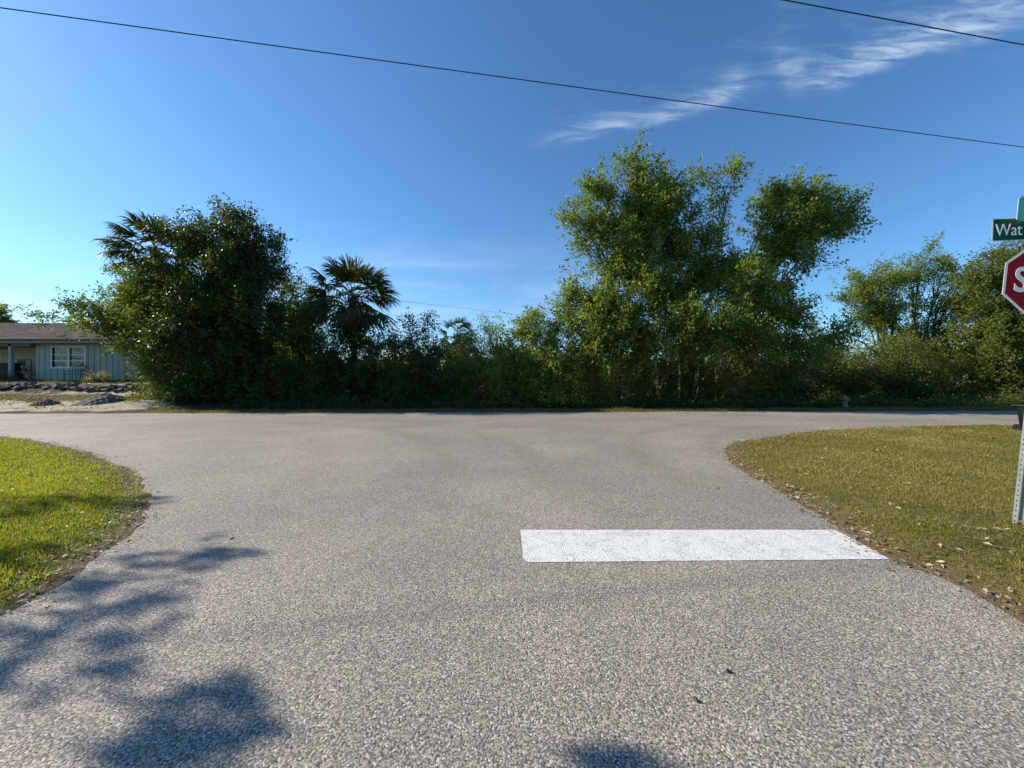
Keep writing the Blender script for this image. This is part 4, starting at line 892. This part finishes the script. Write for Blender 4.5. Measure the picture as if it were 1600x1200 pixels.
# ------------------------------------------------------------------ stop sign with street name blades
def text_mesh(s, size, name, matl, parent, loc, sx=1.0, depth=0.0012, bold=0.0):
    cu = bpy.data.curves.new('lettering', 'FONT'); cu.body = s; cu.size = size; cu.extrude = depth; cu.offset = bold; cu.resolution_u = 6
    tmp = bpy.data.objects.new('lettering', cu); COL.objects.link(tmp); bpy.context.view_layer.update()
    me = bpy.data.meshes.new_from_object(tmp.evaluated_get(bpy.context.evaluated_depsgraph_get())); bpy.data.objects.remove(tmp)
    co = np.empty(len(me.vertices) * 3, np.float32); me.vertices.foreach_get('co', co); co = co.reshape(-1, 3)
    x0, x1 = co[:, 0].min(), co[:, 0].max(); z0 = co[:, 1].min()
    new = np.column_stack(((co[:, 0] - x0) * sx, -co[:, 2], co[:, 1])); me.vertices.foreach_set('co', new.astype(np.float32).ravel()); me.materials.clear(); me.materials.append(matl)
    me.flip_normals() if False else None
    o = bpy.data.objects.new(name, me); COL.objects.link(o); o.parent = parent; o.location = loc; me.update()
    return o, (x1 - x0) * sx
def stop_sign():
    gx_, gy_ = G(1581, 826); root = empty('stop_sign', (gx_ + .025, gy_, 0.03))
    lean = R(6.4)
    root.rotation_euler = (0, lean, 0)
    # U channel post with punched holes down its front web
    Hh = 2.98; mb = MB()
    rot = Matrix.Rotation(R(-100), 3, 'Z')
    q_ = .78
    def vb(a, b): mb.box((a[0] * q_, a[1] * q_, a[2]), (b[0] * q_, b[1] * q_, b[2]), rot, (0, 0, (a[2] + b[2]) / 2))
    z = -.3; st = .0508
    while z < Hh:                              # front web built as rails and rungs so that the holes are open
        vb((-.03, -.002, z), (-.007, .002, z + st)); vb((.007, -.002, z), (.03, .002, z + st)); vb((-.007, -.002, z), (.007, .002, z + st * .7)); z += st
    vb((-.034, .002, -.3), (-.030, .042, Hh)); vb((.030, .002, -.3), (.034, .042, Hh))
    vb((-.052, .042, -.3), (-.030, .046, Hh)); vb((.030, .042, -.3), (.052, .046, Hh))
    mb.build('post', M['galv'], root)
    face = empty('sign_face', (0, 0, 0)); bpy.data.objects.remove(face)
    yaw = R(-14)
    # octagon
    Rr = .381 / math.cos(R(22.5)); zc = 2.44; cx = .03
    octo = lambda r, o=0.0: [(r * math.cos(R(22.5 + 45 * i)), r * math.sin(R(22.5 + 45 * i))) for i in range(8)]
    pl = MB().prism(octo(Rr), -.0015, .0015).build('sign_plate', M['alu'], root); pl.location = (cx, -.06, zc); pl.rotation_euler = (0, 0, yaw)
    MB().prism(octo(Rr - .002), -.0025, -.0017).build('white_border', M['sign_white'], pl)
    MB().prism(octo(Rr - .022), -.0036, -.0027).build('red_face', M['sign_red'], pl)
    t, wdt = text_mesh('STOP', .345, 'stop_lettering', M['sign_white'], pl, (0, -.0046, 0), .72, bold=.007); t.location = (-wdt / 2, -.0046, -.122)
    for z in (-.28, .28): MB().lathe([(.008, 0), (.009, .002), (.005, .006)], k=10).build('bolt', M['galv'], pl).location = (0, -.004, z); 
    # green blades
    Lb = .92; zb = 2.95
    bl = MB().prism([(-.46 + .012, -.115), (.46 - .012, -.115), (.46, -.103), (.46, .103), (.448, .115), (-.448, .115), (-.46, .103), (-.46, -.103)], -.0015, .0015).build('street_name_blade', M['alu'], root)
    bl.location = (-.04, -.06, zb); bl.rotation_euler = (0, -R(4), yaw); 
    MB().prism([(-.452, -.107), (.452, -.107), (.452, .107), (-.452, .107)], -.0027, -.0017).build('green_face', M['sign_green'], bl)
    text_mesh('Wat', .17, 'blade_lettering', M['sign_white'], bl, (-.435, -.0035, -.061), .68, bold=.0)
    b2 = MB().prism([(-.40, -.115), (.40, -.115), (.40, .10), (.385, .115), (-.37, .115), (-.40, .085)], -.0015, .0015).build('street_name_blade', M['sign_green2'], root)
    b2.location = (.03, .03, zb + .165); b2.rotation_euler = (0, 0, yaw + R(25))
    MB().prism([(-.415, -.118), (.415, -.118), (.415, .105), (.39, .13), (-.375, .13), (-.415, .09)], .0017, .003).build('white_edge', M['sign_white'], b2)
    MB().box((-.03, -.02, zb - .02), (.03, .02, zb + .2)).build('bracket', M['galv'], root)
    tag(root, 'stop sign on a leaning perforated post under green street name blades', 'sign')
stop_sign()

def bin_():
    gx_, gy_ = G(1621, 677); root = empty('trash_bin', (gx_, gy_, .03), R(12)); s = .78
    mb = MB(); 
    lv = [(0.0, .17, .19), (.10, .215, .235), (.22, .245, .265), (.62, .275, .30), (.68, .285, .31)]; K = 24; 
    for z, a, b in lv:
        for j in range(K):
            t = 2 * math.pi * j / K; c_, s_ = math.cos(t), math.sin(t); p = 5
            q = (abs(c_) ** p + abs(s_) ** p) ** (-1 / p); mb.v.append((a * q * c_, b * q * s_, z))
    for i in range(len(lv) - 1):
        for j in range(K): q = i * K + j; r = i * K + (j + 1) % K; mb.f.append((q, r, r + K, q + K))
    mb.f.append(tuple(reversed(range(K)))); mb.build('body', M['black_plastic'], root, smooth=True)
    MB().box((-.3, -.33, .682), (.3, .34, .725)).build('lid', M['black_plastic'], root, bevel=.018)
    MB().tube([(-.24, .36, .66), (.24, .36, .66)], .016, 8).build('handle', M['black_plastic'], root)
    for sx in (-.25, .25):
        wh = MB().lathe([(.02, -.02), (.09, -.022), (.1, -.01), (.1, .01), (.09, .022), (.02, .02)], k=18).build('wheel', M['black_plastic'], root); wh.location = (sx, .24, .1); wh.rotation_euler = (0, R(90), 0)
    tag(root, 'black plastic bin on the lawn right behind the sign post', 'bin')
bin_()

def hydrant():
    Yh = 18.6; x = (1320 - 800) / F * Yh; root = empty('fire_hydrant', (x, Yh, float(height(x, Yh)))); m_ = M['hydrant']
    MB().lathe([(.135, 0), (.135, .03), (.105, .045), (.1, .30), (.115, .33), (.115, .40), (.1, .41), (.1, .44)], k=20).build('barrel', m_, root, smooth=False)
    MB().lathe([(.125, .44), (.125, .465), (.11, .47), (.095, .52), (.05, .56), (.025, .575), (.025, .61), (.018, .615)], k=20).build('bonnet', m_, root)
    for sx in (-1, 1):
        nz = MB().lathe([(.045, 0), (.045, .06), (.058, .062), (.058, .095), (.02, .1), (.018, .12)], k=14).build('side_nozzle', m_, root); nz.location = (sx * .075, 0, .385); nz.rotation_euler = (0, R(90 * sx), 0)
    nz = MB().lathe([(.06, 0), (.06, .06), (.075, .062), (.075, .1), (.02, .105), (.018, .125)], k=14).build('front_nozzle', m_, root); nz.location = (0, -.075, .36); nz.rotation_euler = (R(90), 0, 0)
    tag(root, 'dull yellow fire hydrant on the verge in front of dark shrubs', 'hydrant')
hydrant()

# ------------------------------------------------------------------ overhead wires
def wire(name, label, pts, r, sagm):
    a, b = np.array(pts[0]), np.array(pts[1]); d = b - a; mb = MB(); n = 60; c = []
    half = 75 / float(np.linalg.norm(d))
    for i in range(n + 1):
        t = .5 + half * (2 * i / n - 1) if r < .01 else -1.2 + 3.4 * i / n; p = a + d * t; p[2] -= sagm * 4 * t * (1 - t) if sagm else 0; c.append(tuple(p))
    mb.tube(c, r, 5); o = mb.build(name, M['wire']); tag(o, label, 'wire'); return o
def dirpt(px, py, h): Y = (h - EYE) * F / (HOR - py); return ((px - 800) / F * Y, Y, h)
wire('power_line', 'nearer power line crossing the whole sky from left to right', (dirpt(0, 12, 7.5), dirpt(1600, 230, 7.5)), .009, .02)
wire('power_line', 'shorter power line cutting the top right corner of the sky', (dirpt(1225, 0, 7.5), dirpt(1600, 70, 7.5)), .009, .0)
wire('power_line', 'faint upper distant wire low above the middle trees', (dirpt(640, 472, 9.0), dirpt(830, 494, 9.0)), .012, 0)
wire('power_line', 'faint lower distant wire low above the middle trees', (dirpt(660, 498, 7.2), dirpt(780, 512, 7.2)), .012, 0)

# bits on the road
for px, py, an, lab in ((1137, 1051, .5, 'small dark twig lying on the road near the right lawn'), (1086, 1096, 2.1, 'small curled dead leaf on the road below the stop line'), (1122, 764, .1, 'dark dead leaf on the road beside the tip of the right lawn'), (362, 843, 1.0, 'tiny dark leaf on the road between the lawn and the tree shadow')):
    x, y = G(px, py); mb = MB(); pts = []
    for i in range(5): t = i / 4 - .5; pts.append((t * .035 * math.cos(an), t * .035 * math.sin(an), .006 + .006 * math.sin(i * 1.3 + px)))
    n = []
    for i, p in enumerate(pts): wv = .007 * math.sin(math.pi * (i + .3) / 4.6) + .001; n.append(wv); 
    mb.tube(pts, n, 5); o = mb.build('road_debris', M['bark'], smooth=True); o.location = (x, y, .004); tag(o, lab, 'debris')
